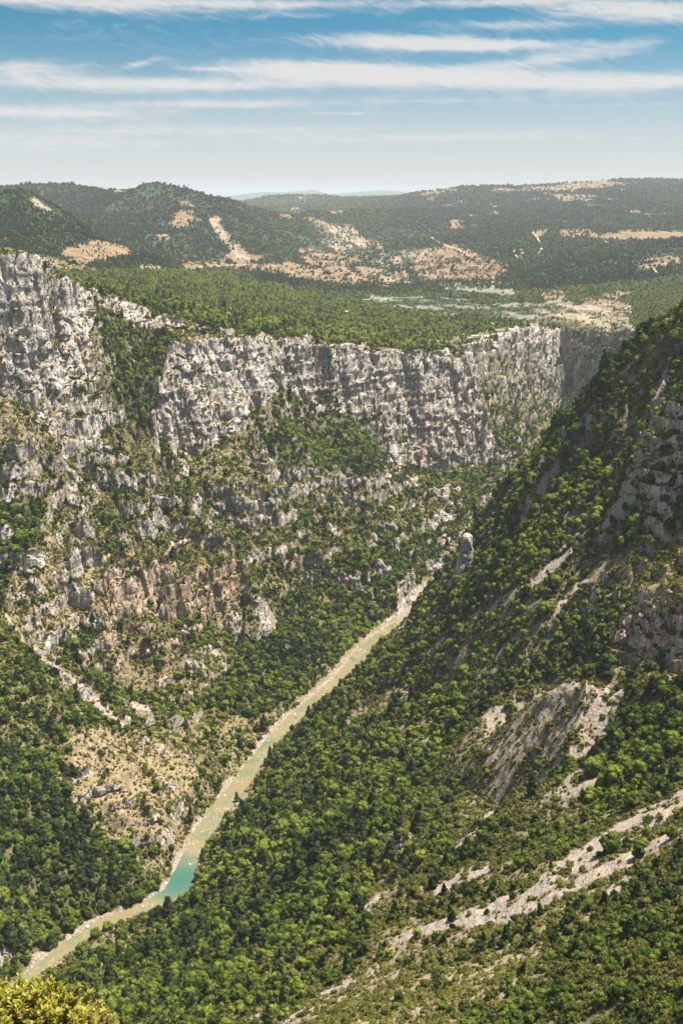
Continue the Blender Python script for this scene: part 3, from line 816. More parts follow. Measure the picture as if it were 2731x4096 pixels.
# scree runs: lines down the slope, (column, row, width) in the picture
SCREE = [
    [(1600, 1815, 26), (1568, 1835, 28), (1480, 1888, 34), (1400, 1935, 36), (1350, 1965, 34), (1290, 2005, 30), (1190, 2062, 24), (1080, 2104, 20), (980, 2134, 16), (900, 2162, 12), (868, 2170, 5)],
    [(1570, 1905, 12), (1500, 1945, 20), (1430, 1980, 22), (1340, 2020, 16), (1250, 2074, 16), (1150, 2112, 18), (1040, 2128, 8)],
    [(1120, 1995, 8), (1065, 2015, 18), (1000, 2048, 8)],
    [(1450, 2015, 10), (1410, 2045, 16), (1380, 2060, 6)],
    [(1130, 1868, 8), (1080, 1925, 12), (1050, 1945, 6)],
    [(1340, 1700, 10), (1260, 1775, 14), (1220, 1810, 6)],
    [(1260, 1620, 10), (1190, 1710, 14), (1140, 1760, 8)],
    [(1390, 1590, 10), (1300, 1680, 10), (1240, 1700, 6)],
    [(1532, 828, 10), (1525, 870, 14), (1508, 910, 10), (1492, 965, 5)],
    [(1512, 995, 12), (1475, 1030, 30), (1450, 1080, 26), (1437, 1130, 18)],
    [(1440, 1145, 16), (1405, 1185, 20), (1375, 1215, 10)],
    [(1345, 1215, 6), (1320, 1240, 16), (1285, 1285, 14), (1245, 1322, 14), (1190, 1358, 14), (1110, 1408, 14), (1032, 1450, 8)],
    [(1350, 1330, 6), (1315, 1355, 13), (1275, 1405, 10)],
    [(1140, 1515, 6), (1090, 1555, 8)],
    [(1195, 1195, 7), (1180, 1225, 5)], [(1190, 1270, 8), (1175, 1300, 5)], [(1400, 1290, 8), (1370, 1320, 5)],
    [(10, 1405, 4), (60, 1478, 6), (75, 1490, 12), (120, 1528, 12), (170, 1565, 14), (205, 1595, 22), (240, 1630, 20), (288, 1672, 12)],
    [(300, 1608, 6), (325, 1630, 30), (350, 1628, 8)],
    [(760, 1205, 8), (770, 1222, 16), (780, 1225, 8)],
    [(480, 1490, 6), (495, 1500, 12), (520, 1515, 4)], [(425, 1590, 6), (440, 1592, 14)],
    [(650, 2352, 5), (740, 2290, 14), (800, 2260, 10)], [(560, 2352, 4), (640, 2300, 7)],
    [(930, 1780, 5), (900, 1800, 7), (860, 1830, 5)], [(870, 2060, 6), (840, 2090, 8)],
]
scr = np.zeros(X.shape, np.float32)
UK = U + 6 * pn(X / 11, Y / 11, 211) + 3 * pn(X / 4, Y / 4, 212); VK = V + 5 * pn(X / 11, Y / 11, 213) + 3 * pn(X / 4, Y / 4, 214)
for ln in SCREE:
    a_ = np.array(ln, float)
    a_[:, 2] *= 1.7 if a_[:, 2].max() > 20 and a_[:, 1].max() > 2000 else (1.1 if a_[:, 0].max() < 800 else 1.7)
    ln = [tuple(r_) for r_ in a_]
    m = (UK > a_[:, 0].min() - 30) & (UK < a_[:, 0].max() + 30) & (VK > a_[:, 1].min() - 30) & (VK < a_[:, 1].max() + 30) & (Y < 2200)
    uu, vv = UK[m], VK[m]
    best = np.full(uu.shape, -9.0)
    for (u0, v0, w0), (u1, v1, w1) in zip(ln[:-1], ln[1:]):
        ex, ey = u1 - u0, v1 - v0
        q = np.clip(((uu - u0) * ex + (vv - v0) * ey) / (ex * ex + ey * ey), 0, 1)
        best = np.maximum(best, 1 - np.hypot(uu - u0 - q * ex, vv - v0 - q * ey) / ((w0 + (w1 - w0) * q) * 0.5 + 0.5))
    scr[m] = np.maximum(scr[m], sm(best, 0.0, 0.25))
fall = pn(Y / 5.5 + 0.5 * pn(X / 25, Y / 25, 241), X / 55, 242) + 0.7 * pn(Y / 15, X / 90, 243)
rs_m = (Y < 900) & (X > -40) & (V > 1500)
bare = np.zeros(X.shape, np.float32)
for poly, a_ in [([(1120, 1640), (1340, 1545), (1430, 1585), (1400, 1680), (1330, 1740), (1200, 1800), (1100, 1780)], .45), ([(1000, 1760), (1330, 1740), (1420, 1700), (1340, 1900), (1130, 1990), (930, 2110), (900, 2000)], -.02),
                 ([(850, 2180), (1300, 2080), (1420, 2020), (1500, 2100), (1340, 2300), (600, 2400)], .02), ([(600, 2400), (850, 2200), (1000, 2230), (1150, 2270), (900, 2400)], .16)]:
    m = inpoly(UJ, VJ, poly) & rs_m
    bare[m] = sm(fall[m] + a_, 0.10, 0.32)
bare = blur2(bare, 1)
scr = np.maximum(scr, bare * np.where(V < 1830, 0.75, 0.32))
qf_ = 0.8 * X + 0.6 * Y
fall2 = pn(qf_ / 9 + 0.5 * pn(X / 25, Y / 25, 244), (0.6 * X - 0.8 * Y) / 90, 245) + 0.7 * pn(qf_ / 24, (0.6 * X - 0.8 * Y) / 150, 246)
rb_m = inpoly(U, V, [(1000, 1480), (1010, 1300), (1180, 1130), (1290, 960), (1430, 790), (1568, 710), (2200, 600), (2200, 1560), (1300, 1560), (900, 1750), (850, 1600)]) & (Y < 1500) & (Y >= 800)
b2 = np.where(rb_m, sm(fall2, 0.22, 0.40), 0)
scr = np.maximum(scr, blur2(b2, 1) * 0.5)
streak = np.where(rs_m, 0.75 * fall, np.where(rb_m, 0.85 * fall2, 0)).astype(np.float32)
scr *= (rock < 0.6) * np.where(U < 420, 1.0, 0.25 + 0.75 * sm(pn(X / 17, Y / 17, 219) + 0.6 * pn(X / 6, Y / 6, 220), -0.42, -0.12))
shore = sm(-VDR, -(6 + 4.0), -2.0) * (VDR < 40) * np.where(VSR > 0, 1, 0.35)
shore = np.where((VDR < 14) & (VSR > 0), sm(5 - VDR + 7 * pn(X / 9, Y / 9, 215) + 7 * pn(X / 28, Y / 28, 216), 0, 3), shore * (VDR < 8))
shore = shore.astype(np.float32) * (Y < 2200)
print("cover", round(time.time() - T0, 1))

# ------------------------------------------------------------------ ground material
def new_mat(name):
    m = bpy.data.materials.new(name)
    m.use_nodes = True
    t = NT(m.node_tree)
    t.n.clear()
    return m, t


def ground_material():
    m, t = new_mat("ground")
    pos = t.new('ShaderNodeNewGeometry').outputs['Position']
    a_rock, a_scree, a_dry, a_shore, a_far = (t.attr(k) for k in ('rock', 'scree', 'dry', 'shore', 'far'))
    nf = t.noise(pos, 0.35, 4, 0.6)            # about 3 m
    nm = t.noise(pos, 0.06, 4, 0.6)            # about 16 m
    nl = t.noise(pos, 0.012, 4, 0.6)
    tan_ = t.mix(t.step(nf, 0.35, 0.68), (0.185, 0.135, 0.088), (0.40, 0.305, 0.205))
    tan_ = t.mix(t.step(nm, 0.42, 0.62), tan_, (0.25, 0.205, 0.105))
    grn = t.mix(t.step(nf, 0.35, 0.65), (0.040, 0.052, 0.016), (0.105, 0.112, 0.034))
    soil = t.mix(t.math('MULTIPLY_ADD', t.math('SUBTRACT', nm, 0.5), 0.7, a_dry, clamp=True), grn, tan_)
    # far woods: mottled by crowns and clearings
    nv = t.noise(pos, 0.045, 3, 0.6)
    fw = t.mix(t.step(nv, 0.38, 0.62), (0.018, 0.030, 0.014), (0.040, 0.058, 0.022))
    fw = t.mix(t.step(t.noise(pos, 0.004, 4, 0.6), 0.45, 0.68), fw, (0.046, 0.075, 0.024))
    fdry = t.mix(t.step(t.noise(pos, 0.03, 4, 0.65), 0.35, 0.68), (0.15, 0.108, 0.062), (0.28, 0.192, 0.108))
    fcol = t.mix(t.step(t.math('MULTIPLY_ADD', t.math('SUBTRACT', t.noise(pos, 0.02, 4, 0.65), 0.5), 1.1, a_dry), 0.42, 0.66), fw, fdry)
    soil = t.mix(a_far, soil, fcol)
    # limestone: pale, grey water streaks down the faces, rusty stains, bedding lines
    sx = t.new('ShaderNodeSeparateXYZ')
    t.put(sx.inputs[0], pos)
    vs_ = t.new('ShaderNodeCombineXYZ')
    t.put(vs_.inputs[0], sx.outputs[0]); t.put(vs_.inputs[1], sx.outputs[1]); t.put(vs_.inputs[2], t.math('MULTIPLY', sx.outputs[2], 0.13))
    st = t.noise(vs_.outputs[0], 0.16, 5, 0.62)
    vl_ = t.new('ShaderNodeCombineXYZ')
    t.put(vl_.inputs[0], sx.outputs[0]); t.put(vl_.inputs[1], sx.outputs[1]); t.put(vl_.inputs[2], t.math('MULTIPLY', sx.outputs[2], 0.3))
    lime = t.mix(t.step(t.noise(vl_.outputs[0], 0.2, 5, 0.65), 0.3, 0.7), (0.37, 0.325, 0.275), (0.64, 0.58, 0.51))
    lime = t.mix(t.math('MULTIPLY', t.step(st, 0.50, 0.66), 0.8), lime, (0.175, 0.165, 0.155))
    lime = t.mix(t.math('MULTIPLY', t.step(t.noise(vs_.outputs[0], 0.045, 3, 0.6), 0.54, 0.70), 0.65), lime, (0.50, 0.30, 0.16))
    hs_ = t.new('ShaderNodeCombineXYZ')
    t.put(hs_.inputs[0], t.math('MULTIPLY', sx.outputs[0], 0.06)); t.put(hs_.inputs[1], t.math('MULTIPLY', sx.outputs[1], 0.06)); t.put(hs_.inputs[2], sx.outputs[2])
    bd = t.noise(hs_.outputs[0], 0.35, 3, 0.6)
    lime = t.mix(t.math('MULTIPLY', t.step(bd, 0.55, 0.64), 0.55), lime, (0.20, 0.175, 0.15))
    vo_ = t.new('ShaderNodeTexVoronoi', feature='DISTANCE_TO_EDGE')
    ck = t.new('ShaderNodeCombineXYZ')
    wob = t.noise(pos, 0.12, 3, 0.6)
    t.put(ck.inputs[0], t.math('MULTIPLY_ADD', wob, 9.0, sx.outputs[0])); t.put(ck.inputs[1], t.math('MULTIPLY_ADD', wob, 7.0, sx.outputs[1])); t.put(ck.inputs[2], t.math('MULTIPLY', sx.outputs[2], 0.33))
    t.put(vo_.inputs['Vector'], ck.outputs[0]); vo_.inputs['Scale'].default_value = 0.13
    crack = t.math('SUBTRACT', 1.0, t.step(vo_.outputs[0], 0.0, 0.07))
    lime = t.mix(t.math('MULTIPLY', crack, 0.55), lime, (0.14, 0.125, 0.11))
    moss = t.step(t.noise(pos, 0.22, 4, 0.7), 0.57, 0.66)
    lime = t.mix(t.math('MULTIPLY', moss, 0.6), lime, (0.085, 0.085, 0.045))
    warm = t.attr('warm')
    lime = t.mix(t.math('MULTIPLY', warm, t.step(t.noise(hs_.outputs[0], 0.22, 4, 0.6), 0.25, 0.6)), lime, t.mix(0.75, lime, (1.0, 0.72, 0.47), 'MULTIPLY'))
    col = t.mix(a_rock, soil, lime)
    scree = t.mix(t.step(t.noise(pos, 0.8, 4, 0.7), 0.3, 0.7), (0.225, 0.185, 0.15), (0.41, 0.345, 0.285))
    scree = t.mix(t.math('MULTIPLY', t.step(nm, 0.52, 0.66), 0.5), scree, (0.43, 0.32, 0.22))
    col = t.mix(a_scree, col, scree)
    shr = t.mix(t.step(t.noise(pos, 0.5, 4, 0.7), 0.33, 0.68), (0.14, 0.115, 0.085), (0.38, 0.32, 0.265))
    col = t.mix(a_shore, col, shr)
    bs = t.new('ShaderNodeBsdfPrincipled')
    t.put(bs.inputs['Base Color'], col)
    bs.inputs['Roughness'].default_value = 0.95
    bs.inputs['Specular IOR Level'].default_value = 0.12
    bp = t.new('ShaderNodeBump')
    bp.inputs['Strength'].default_value = 0.9
    bp.inputs['Distance'].default_value = 1.6
    soft_h = t.math('ADD', t.noise(pos, 0.45, 4, 0.7), t.math('MULTIPLY', t.noise(pos, 0.12, 3, 0.6), 2.0))
    rock_h = t.math('ADD', t.math('MULTIPLY', t.noise(vs_.outputs[0], 0.7, 5, 0.65), 0.9), t.math('MULTIPLY', t.noise(hs_.outputs[0], 0.6, 3, 0.6), 0.35))
    rock_h = t.math('SUBTRACT', rock_h, t.math('MULTIPLY', crack, 0.9))
    mxh = t.new('ShaderNodeMix', data_type='FLOAT')
    t.put(mxh.inputs[0], a_rock); t.put(mxh.inputs[2], soft_h); t.put(mxh.inputs[3], rock_h)
    hgt = mxh.outputs[0]
    t.put(bp.inputs['Height'], hgt)
    t.l.new(bp.outputs[0], bs.inputs['Normal'])
    o = t.new('ShaderNodeOutputMaterial')
    t.l.new(bs.outputs[0], o.inputs[0])
    return m


GROUND = ground_material()


def mesh_obj(name, verts, faces, mat=None, smooth=False, parent=None, attrs=None):
    me = bpy.data.meshes.new(name)
    verts = np.asarray(verts, np.float32)
    if isinstance(faces, np.ndarray):
        nf, k = faces.shape
        me.vertices.add(len(verts)); me.vertices.foreach_set('co', verts.ravel())
        me.loops.add(nf * k); me.loops.foreach_set('vertex_index', faces.astype(np.int32).ravel())
        me.polygons.add(nf)
        me.polygons.foreach_set('loop_start', np.arange(0, nf * k, k, dtype=np.int32))
        me.update(calc_edges=True)
    else:
        me.from_pydata([tuple(map(float, v)) for v in verts], [], faces)
    if smooth and len(me.polygons):
        me.polygons.foreach_set('use_smooth', np.ones(len(me.polygons), bool))
    for k, v in (attrs or {}).items():
        at = me.attributes.new(k, 'FLOAT', 'POINT')
        at.data.foreach_set('value', np.asarray(v, np.float32).ravel())
    if mat:
        me.materials.append(mat)
    ob = bpy.data.objects.new(name, me)
    COL.objects.link(ob)
    if parent is not None:
        ob.parent = parent
    return ob


idx = np.arange(NR * C).reshape(NR, C)
quads = np.stack([idx[:-1, :-1], idx[:-1, 1:], idx[1:, 1:], idx[1:, :-1]], -1).reshape(-1, 4)


def fmean(A):
    return ((A[:-1, :-1] + A[:-1, 1:] + A[1:, 1:] + A[1:, :-1]) * 0.25).ravel()


VX = np.stack([X, Y, Z], -1).reshape(-1, 3)
farA = sm(np.log(Y), log(2700), log(4200))
WARM = np.zeros(X.shape, np.float32)
for poly, y0, y1, wv_ in [([(230, 1260), (560, 1230), (570, 1400), (430, 1480), (400, 1560), (300, 1600), (240, 1570)], 1100, 1600, 1.0),
                          ([(1400, 1340), (2200, 1300), (2200, 1560), (1420, 1560)], 550, 1000, 1.0), ([(1430, 950), (2200, 900), (2200, 1250), (1430, 1250)], 700, 1050, .7),
                          ([(0, 1010), (140, 1000), (140, 1060), (0, 1070)], 1100, 1600, .5), ([(1240, 1530), (1568, 1530), (1430, 1700), (1200, 1700)], 550, 950, .9)]:
    WARM[inpoly(UJ, VJ, poly) & (Y > y0) & (Y < y1)] = wv_
WARM = blur2(WARM, 4)
# grey rock showing in the far country
for poly in ([(770, 510), (800, 515), (842, 572), (800, 582), (750, 555)], [(850, 588), (945, 600), (935, 650), (870, 645)], [(915, 570), (1005, 565), (990, 592), (940, 602)],
             [(58, 444), (80, 455), (127, 490), (95, 488)], [(485, 500), (505, 498), (575, 592), (540, 590)], [(1030, 640), (1180, 650), (1180, 672), (1060, 668)], [(840, 575), (900, 575), (920, 600), (860, 600)],
             [(385, 450), (400, 455), (420, 470), (400, 470)], [(1340, 560), (1365, 565), (1350, 580)]):
    m = inpoly(UJ, VJ, poly) & (Y > 3000)
    rock[m] = np.maximum(rock[m], 0.5 * sm(pn(X[m] / 60, Y[m] / 110, 231) + .6 * pn(X[m] / 24, Y[m] / 40, 232) + .3 * (steep[m] - .4), -0.1, 0.12))
for poly in ([(840, 676), (1050, 686), (1210, 728), (1200, 742), (1040, 724), (860, 704)], [(1090, 700), (1270, 690), (1450, 700), (1450, 770), (1310, 756), (1190, 738)], [(1010, 655), (1180, 662), (1190, 680), (1030, 676)]):
    m = inpoly(UJ, VJ, poly) & (Y > 2900)
    bnd = sm(pn(Z[m] / 6.5 + 0.5 * pn(X[m] / 90, Y[m] / 90, 233), X[m] / 170, 234) + .25 * pn(X[m] / 20, Y[m] / 20, 235), 0.0, 0.16)
    rock[m] = np.maximum(rock[m], 0.42 * bnd)
    Fo[m] = np.minimum(Fo[m], 0.42) * (1 - 0.8 * bnd)
ATT = {'warm': WARM, 'rock': rock, 'scree': scr, 'dry': Dr, 'shore': shore, 'far': farA}
f_rock, f_scree, f_shore, f_y, f_top = fmean(rock), fmean(scr), fmean(shore), fmean(Y), fmean(plat.astype(np.float32))
cls = np.zeros(len(quads), np.int8)                       # 0 slopes of the canyon
cls[f_top > 0.5] = 1
cls[(fmean(farm.astype(np.float32)) > 0.5)] = 2
cls[f_y > 20000] = 3
cls[(f_rock > 0.5) & (f_y < 4200)] = 4
cls[(f_scree > 0.5)] = 5
cls[(f_shore > 0.5)] = 6
for k, nm_ in enumerate(['terrain', 'plateau', 'hills', 'mountain_range', 'cliff', 'scree', 'river_bank']):
    q = quads[cls == k]
    if not len(q):
        continue
    used, inv_ = np.unique(q, return_inverse=True)
    ob = mesh_obj(nm_, VX[used], inv_.reshape(-1, 4), GROUND, True, attrs={a: v.reshape(-1)[used] for a, v in ATT.items()})
    ob['kind'] = 'structure'
print("terrain built", len(quads), round(time.time() - T0, 1))

# ------------------------------------------------------------------ tags
def tag(o, label=None, cat=None, group=None, kind=None):
    for k, v in (('label', label), ('category', cat), ('group', group), ('kind', kind)):
        if v:
            o[k] = v
    return o


def empty(name, loc, rz=0.0, sc=1.0):
    o = bpy.data.objects.new(name, None)
    COL.objects.link(o)
    o.empty_display_size = 0.5
    o.location = loc
    o.rotation_euler = (0, 0, rz)
    o.scale = (sc, sc, sc) if not isinstance(sc, tuple) else sc
    return o


VISM = (boxblur(boxblur(VVIS.astype(np.float32), 1, 0), 1, 1) > 0.3)


def ground_at(u, v, ymin=0, ymax=1e9):
    """place on the visible ground under a picture position, and the normal there"""
    d = (U - u) ** 2 + (V - v) ** 2 + np.where(VISM & (Y > ymin) & (Y < ymax), 0, 1e6)
    i = np.unravel_index(np.argmin(d), d.shape)
    return Vector((X[i], Y[i], Z[i])), Vector(N[i])


# ------------------------------------------------------------------ roads and tracks
ROADS = [  # name, half width m, picture line
    ('dirt_track', 5.5, [(988, 545), (1000, 553), (1018, 562), (1040, 570), (1050, 573), (1062, 580), (1078, 588)]),
    ('dirt_track', 4.5, [(1222, 535), (1232, 545), (1238, 558), (1243, 568), (1241, 578), (1234, 583)]),
    ('dirt_track', 4.0, [(1182, 573), (1180, 583), (1188, 592)]),
    ('road', 4.5, [(812, 690), (883, 686), (930, 684), (991, 681), (1010, 684), (1050, 688), (1090, 690)]),
    ('dirt_track', 4.0, [(1123, 740), (1133, 745), (1143, 749), (1153, 754), (1160, 759)]),
    ('road', 3.5, [(416, 609), (470, 614), (530, 610), (590, 608)]),
    ('road', 4.0, [(1275, 700), (1330, 707), (1380, 714), (1425, 722)]),
    ('dirt_track', 3.5, [(1480, 612), (1500, 618), (1508, 628)]),
]
TERRACE_PIX = [(1076, 777.5), (1088, 772.5), (1103, 771), (1122, 770), (1147, 767.5), (1166, 767), (1181, 764), (1178, 759), (1168, 757)]
for nm_, hw_, ln in ROADS + [('terrace', 9.0, TERRACE_PIX)]:
    wpx = 2.4 if nm_ != 'terrace' else 4.5
    for (u0, v0), (u1, v1) in zip(ln[:-1], ln[1:]):
        ex, ey = u1 - u0, v1 - v0
        m = (np.abs(U - (u0 + u1) / 2) < abs(ex) / 2 + 12) & (np.abs(V - (v0 + v1) / 2) < abs(ey) / 2 + 12) & (Y > 2400)
        q = np.clip(((U[m] - u0) * ex + (V[m] - v0) * ey) / (ex * ex + ey * ey), 0, 1)
        d = np.hypot(U[m] - u0 - q * ex, V[m] - v0 - q * ey)
        Fo[m] = np.where(d < wpx, 0, Fo[m]); Sh[m] = np.where(d < wpx, 0, Sh[m])


def simple_mat(name, col, rough=0.9, col2=None, scale=3.0, metal=0.0):
    m, t = new_mat(name)
    bs = t.new('ShaderNodeBsdfPrincipled')
    if col2:
        pos = t.new('ShaderNodeNewGeometry').outputs['Position']
        t.put(bs.inputs['Base Color'], t.mix(t.step(t.noise(pos, scale, 4, 0.65), 0.33, 0.67), col, col2))
    else:
        t.put(bs.inputs['Base Color'], col)
    bs.inputs['Roughness'].default_value = rough
    bs.inputs['Metallic'].default_value = metal
    o = t.new('ShaderNodeOutputMaterial')
    t.l.new(bs.outputs[0], o.inputs[0])
    return m


M_TRACK = simple_mat("track_earth", (0.50, 0.34, 0.20), 0.95, (0.62, 0.47, 0.32), 0.3)
M_ROAD = simple_mat("road_gravel", (0.46, 0.42, 0.36), 0.95, (0.56, 0.52, 0.45), 0.3)


def ribbon(name, line, hw, mat, lift=1.0):
    c = []
    for (u0, v0), (u1, v1) in zip(line[:-1], line[1:]):
        n = max(2, int(math.hypot(u1 - u0, v1 - v0) / 3))
        c += [(u0 + (u1 - u0) * i / n, v0 + (v1 - v0) * i / n) for i in range(n)]
    c.append(line[-1])
    p = [ground_at(u, v, 2400)[0] for u, v in c]
    for _ in range(3):
        p = [p[0]] + [(p[i - 1] + p[i] * 2 + p[i + 1]) / 4 for i in range(1, len(p) - 1)] + [p[-1]]
    vs, fs = [], []
    for i, a in enumerate(p):
        d = (p[min(i + 1, len(p) - 1)] - p[max(i - 1, 0)])
        d.z = 0
        d.normalize()
        n = Vector((-d.y, d.x, 0)) * hw
        for q_ in (a + n, a - n):
            vs.append((q_.x, q_.y, a.z + lift))
        for q_ in (a + n * 1.15, a - n * 1.15):
            vs.append((q_.x, q_.y, a.z - 6))
        if i:
            b = 4 * i; a0 = b - 4
            fs += [(a0, a0 + 1, b + 1, b), (a0 + 2, a0, b, b + 2), (a0 + 1, a0 + 3, b + 3, b + 1)]
    o = mesh_obj(name, vs, fs, mat)
    o['kind'] = 'structure'
    return p


for nm_, hw_, ln in ROADS:
    ribbon(nm_, ln, hw_, M_TRACK if nm_ == 'dirt_track' else M_ROAD)
terr = ribbon('terrace', TERRACE_PIX, 9.0, simple_mat("terrace_paving", (0.55, 0.50, 0.43), 0.9, (0.62, 0.57, 0.50), 0.4), 1.6)
print("roads", round(time.time() - T0, 1))


# ------------------------------------------------------------------ plants
def leaf_material(name, ramp, transl=0.25):
    m, t = new_mat(name)
    tint = t.attr('tint', 'INSTANCER')
    oi = t.new('ShaderNodeObjectInfo')
    tw = t.attr('own')                                      # light and dark clumps of one crown
    base = t.math('ADD', tint, t.math('MULTIPLY_ADD', oi.outputs['Random'], 0.30, -0.15))
    base = t.math('ADD', base, t.math('MULTIPLY', t.math('SUBTRACT', tw, 0.5), 0.35), clamp=True)
    cr = t.new('ShaderNodeValToRGB')
    t.put(cr.inputs[0], base)
    els = cr.color_ramp.elements
    while len(els) < len(ramp):
        els.new(0.5)
    for e, (p, c) in zip(els, ramp):
        e.position = p
        e.color = (*c, 1)
    d = t.new('ShaderNodeBsdfDiffuse')
    t.put(d.inputs[0], cr.outputs[0])
    tr = t.new('ShaderNodeBsdfTranslucent')
    t.put(tr.inputs[0], t.mix(1.0, cr.outputs[0], (1.25, 1.35, 0.6), 'MULTIPLY'))
    mx = t.new('ShaderNodeMixShader')
    mx.inputs[0].default_value = transl
    t.l.new(d.outputs[0], mx.inputs[1]); t.l.new(tr.outputs[0], mx.inputs[2])
    o = t.new('ShaderNodeOutputMaterial')
    t.l.new(mx.outputs[0], o.inputs[0])
    return m


GREENS = [(0.0, (0.026, 0.042, 0.011)), (0.25, (0.060, 0.088, 0.017)), (0.5, (0.108, 0.146, 0.023)), (0.75, (0.162, 0.202, 0.029)), (1.0, (0.220, 0.250, 0.036))]
BRUSH = [(0.0, (0.046, 0.052, 0.015)), (0.35, (0.092, 0.100, 0.024)), (0.6, (0.138, 0.142, 0.033)), (0.8, (0.185, 0.176, 0.046)), (1.0, (0.24, 0.20, 0.085))]
M_LEAF = leaf_material("leaves", GREENS)
M_PINE = leaf_material("needles", [(0.0, (0.018, 0.030, 0.012)), (0.5, (0.042, 0.062, 0.019)), (1.0, (0.085, 0.105, 0.030))], 0.2)
M_BRUSH = leaf_material("brush_leaves", BRUSH, 0.25)
M_BARK = simple_mat("bark", (0.10, 0.075, 0.055), 0.95, (0.17, 0.14, 0.11), 6.0)

import bmesh


def ico(sub):
    bm = bmesh.new()
    bmesh.ops.create_icosphere(bm, subdivisions=sub, radius=1.0)
    v = np.array([x.co[:] for x in bm.verts]); f = np.array([[q.index for q in p.verts] for p in bm.faces])
    bm.free()
    return v, f


ICO1, ICO2, ICO3 = ico(1), ico(2), ico(3)


def crown_mesh(seed, kind='round', blobs=11, leaves=150, lf=0.20, sub=ICO1):
    """clumps of foliage through the volume of a crown, with leaf sprays standing off them; radius 1, base at z = 0"""
    r = np.random.default_rng(seed)
    vs, fs, own = [], [], []
    nv = 0
    cs = []
    for i in range(blobs):
        if kind == 'round':
            a = r.uniform(0, 2 * pi); h = r.uniform(0.0, 1.0)
            rad = 0.62 * math.sqrt(max(0.05, 1 - (h * 1.6 - 0.7) ** 2)) * r.uniform(0.55, 1.0)
            c = np.array([cos(a) * rad, sin(a) * rad, 0.45 + h * 1.05]); br = r.uniform(0.22, 0.44)
        elif kind == 'cone':
            h = (i + 0.5) / blobs
            a = i * 2.4; rad = (1 - h) * 0.42
            c = np.array([cos(a) * rad, sin(a) * rad, 0.35 + h * 2.3]); br = 0.22 + 0.40 * (1 - h)
        else:
            a = r.uniform(0, 2 * pi); rad = 0.62 * math.sqrt(r.uniform(0, 1))
            c = np.array([cos(a) * rad, sin(a) * rad, r.uniform(0.05, 0.40)]); br = r.uniform(0.28, 0.45)
        cs.append((c, br))
    if kind == 'round':
        cs.append((np.array([0, 0, 0.85]), 0.55))
    for c, br in cs:
        v, f = sub
        n = 1 + 0.38 * vn3(v[:, 0] * 2.1 + c[0] * 9 + seed, v[:, 1] * 2.1 + c[1] * 9, v[:, 2] * 2.1, seed)
        if len(v) > 100:
            n = n + 0.16 * vn3(v[:, 0] * 5 + seed, v[:, 1] * 5, v[:, 2] * 5 + c[0] * 7, seed + 1)
        p = v * n[:, None] * br * np.array([1, 1, 0.85]) + c
        vs.append(p); fs.append(f + nv); own.append(np.full(len(p), r.uniform(0, 1)))
        nv += len(p)
    F3 = np.concatenate(fs)
    lv, lfac = [], []
    for i in range(leaves):
        c, br = cs[r.integers(len(cs))]
        d = r.normal(size=3); d /= np.linalg.norm(d)
        if d[2] < -0.3:
            d[2] *= -0.5
        p = c + d * br * r.uniform(0.95, 1.28)
        t1 = np.cross(d, r.normal(size=3)); t1 /= np.linalg.norm(t1) + 1e-6
        t2 = np.cross(t1, d + r.normal(size=3) * 0.6); t2 /= np.linalg.norm(t2) + 1e-6
        s_ = lf * r.uniform(0.6, 1.3)
        lv += [p - t1 * s_ * .5, p + t1 * s_ * .5 , p + t2 * s_ + d * s_ * .4]
        lfac.append((nv, nv + 1, nv + 2)); nv += 3
        own.append(np.full(3, r.uniform(0, 1)))
    V_ = np.concatenate(vs + [np.array(lv)]) if lv else np.concatenate(vs)
    F_ = np.concatenate([F3, np.array(lfac)]) if lv else F3
    return V_, F_, np.concatenate(own)


def crown_obj(name, mat, link=True, **kw):
    v, f, own = crown_mesh(**kw)
    o = mesh_obj(name, v, f, mat, False, attrs={'own': own})
    if not link:
        COL.objects.unlink(o)
    return o


lib_tree = bpy.data.collections.new("tree_library")        # sources of the instanced woods; not part of the scene itself
lib_shrub = bpy.data.collections.new("shrub_library")
for i in range(5):
    lib_tree.objects.link(crown_obj("a_round_crown_%d" % i, M_LEAF, False, seed=10 + i, kind='round', blobs=12 + i, leaves=420, lf=0.17, sub=ICO2))
for i in range(2):
    lib_tree.objects.link(crown_obj("b_pine_crown_%d" % i, M_PINE, False, seed=30 + i, kind='cone', blobs=11, leaves=300, lf=0.17, sub=ICO2))
for i in range(2):
    lib_tree.objects.link(crown_obj("c_holm_crown_%d" % i, M_PINE, False, seed=40 + i, kind='round', blobs=13, leaves=420, lf=0.17, sub=ICO2))
for i in range(4):
    lib_shrub.objects.link(crown_obj("c_shrub_%d" % i, M_BRUSH, False, seed=50 + i, kind='dome', blobs=9, leaves=260, lf=0.19, sub=ICO2))

# where plants stand: on every cell of the ground by its cover
e1 = np.stack([np.diff(X, axis=1)[:-1], np.diff(Y, axis=1)[:-1], np.diff(Z, axis=1)[:-1]], -1)
e2 = np.stack([np.diff(X, axis=0)[:, :-1], np.diff(Y, axis=0)[:, :-1], np.diff(Z, axis=0)[:, :-1]], -1)
nz = e1[..., 0] * e2[..., 1] - e1[..., 1] * e2[..., 0]
A_3d = np.linalg.norm(np.cross(e1, e2), axis=-1).ravel()
A_plan = np.abs(nz).ravel() * 0.45 + A_3d * 0.55
fU, fV, fY, fX, fZ = fmean(U), fmean(V), fmean(Y), fmean(X), fmean(Z)
fF, fS, fD, fR, fN, fB, fDR = fmean(Fo), fmean(Sh), fmean(Dr), fmean(rock), fmean(N[..., 2]), fmean(shore), fmean(VDR)
fC = np.maximum(fmean(scr), 0)
fvis = fmean(VISM.astype(np.float32)) > 0.2
inframe = (fU > -90) & (fU < 1660) & (fV < 2480)
clear = (fDR < 9) & (fY > 1280)
keep = inframe & ~clear & (fvis | (rng.random(len(fY)) < 0.2)) & (fY < 17500) & (fDR > 1.5)
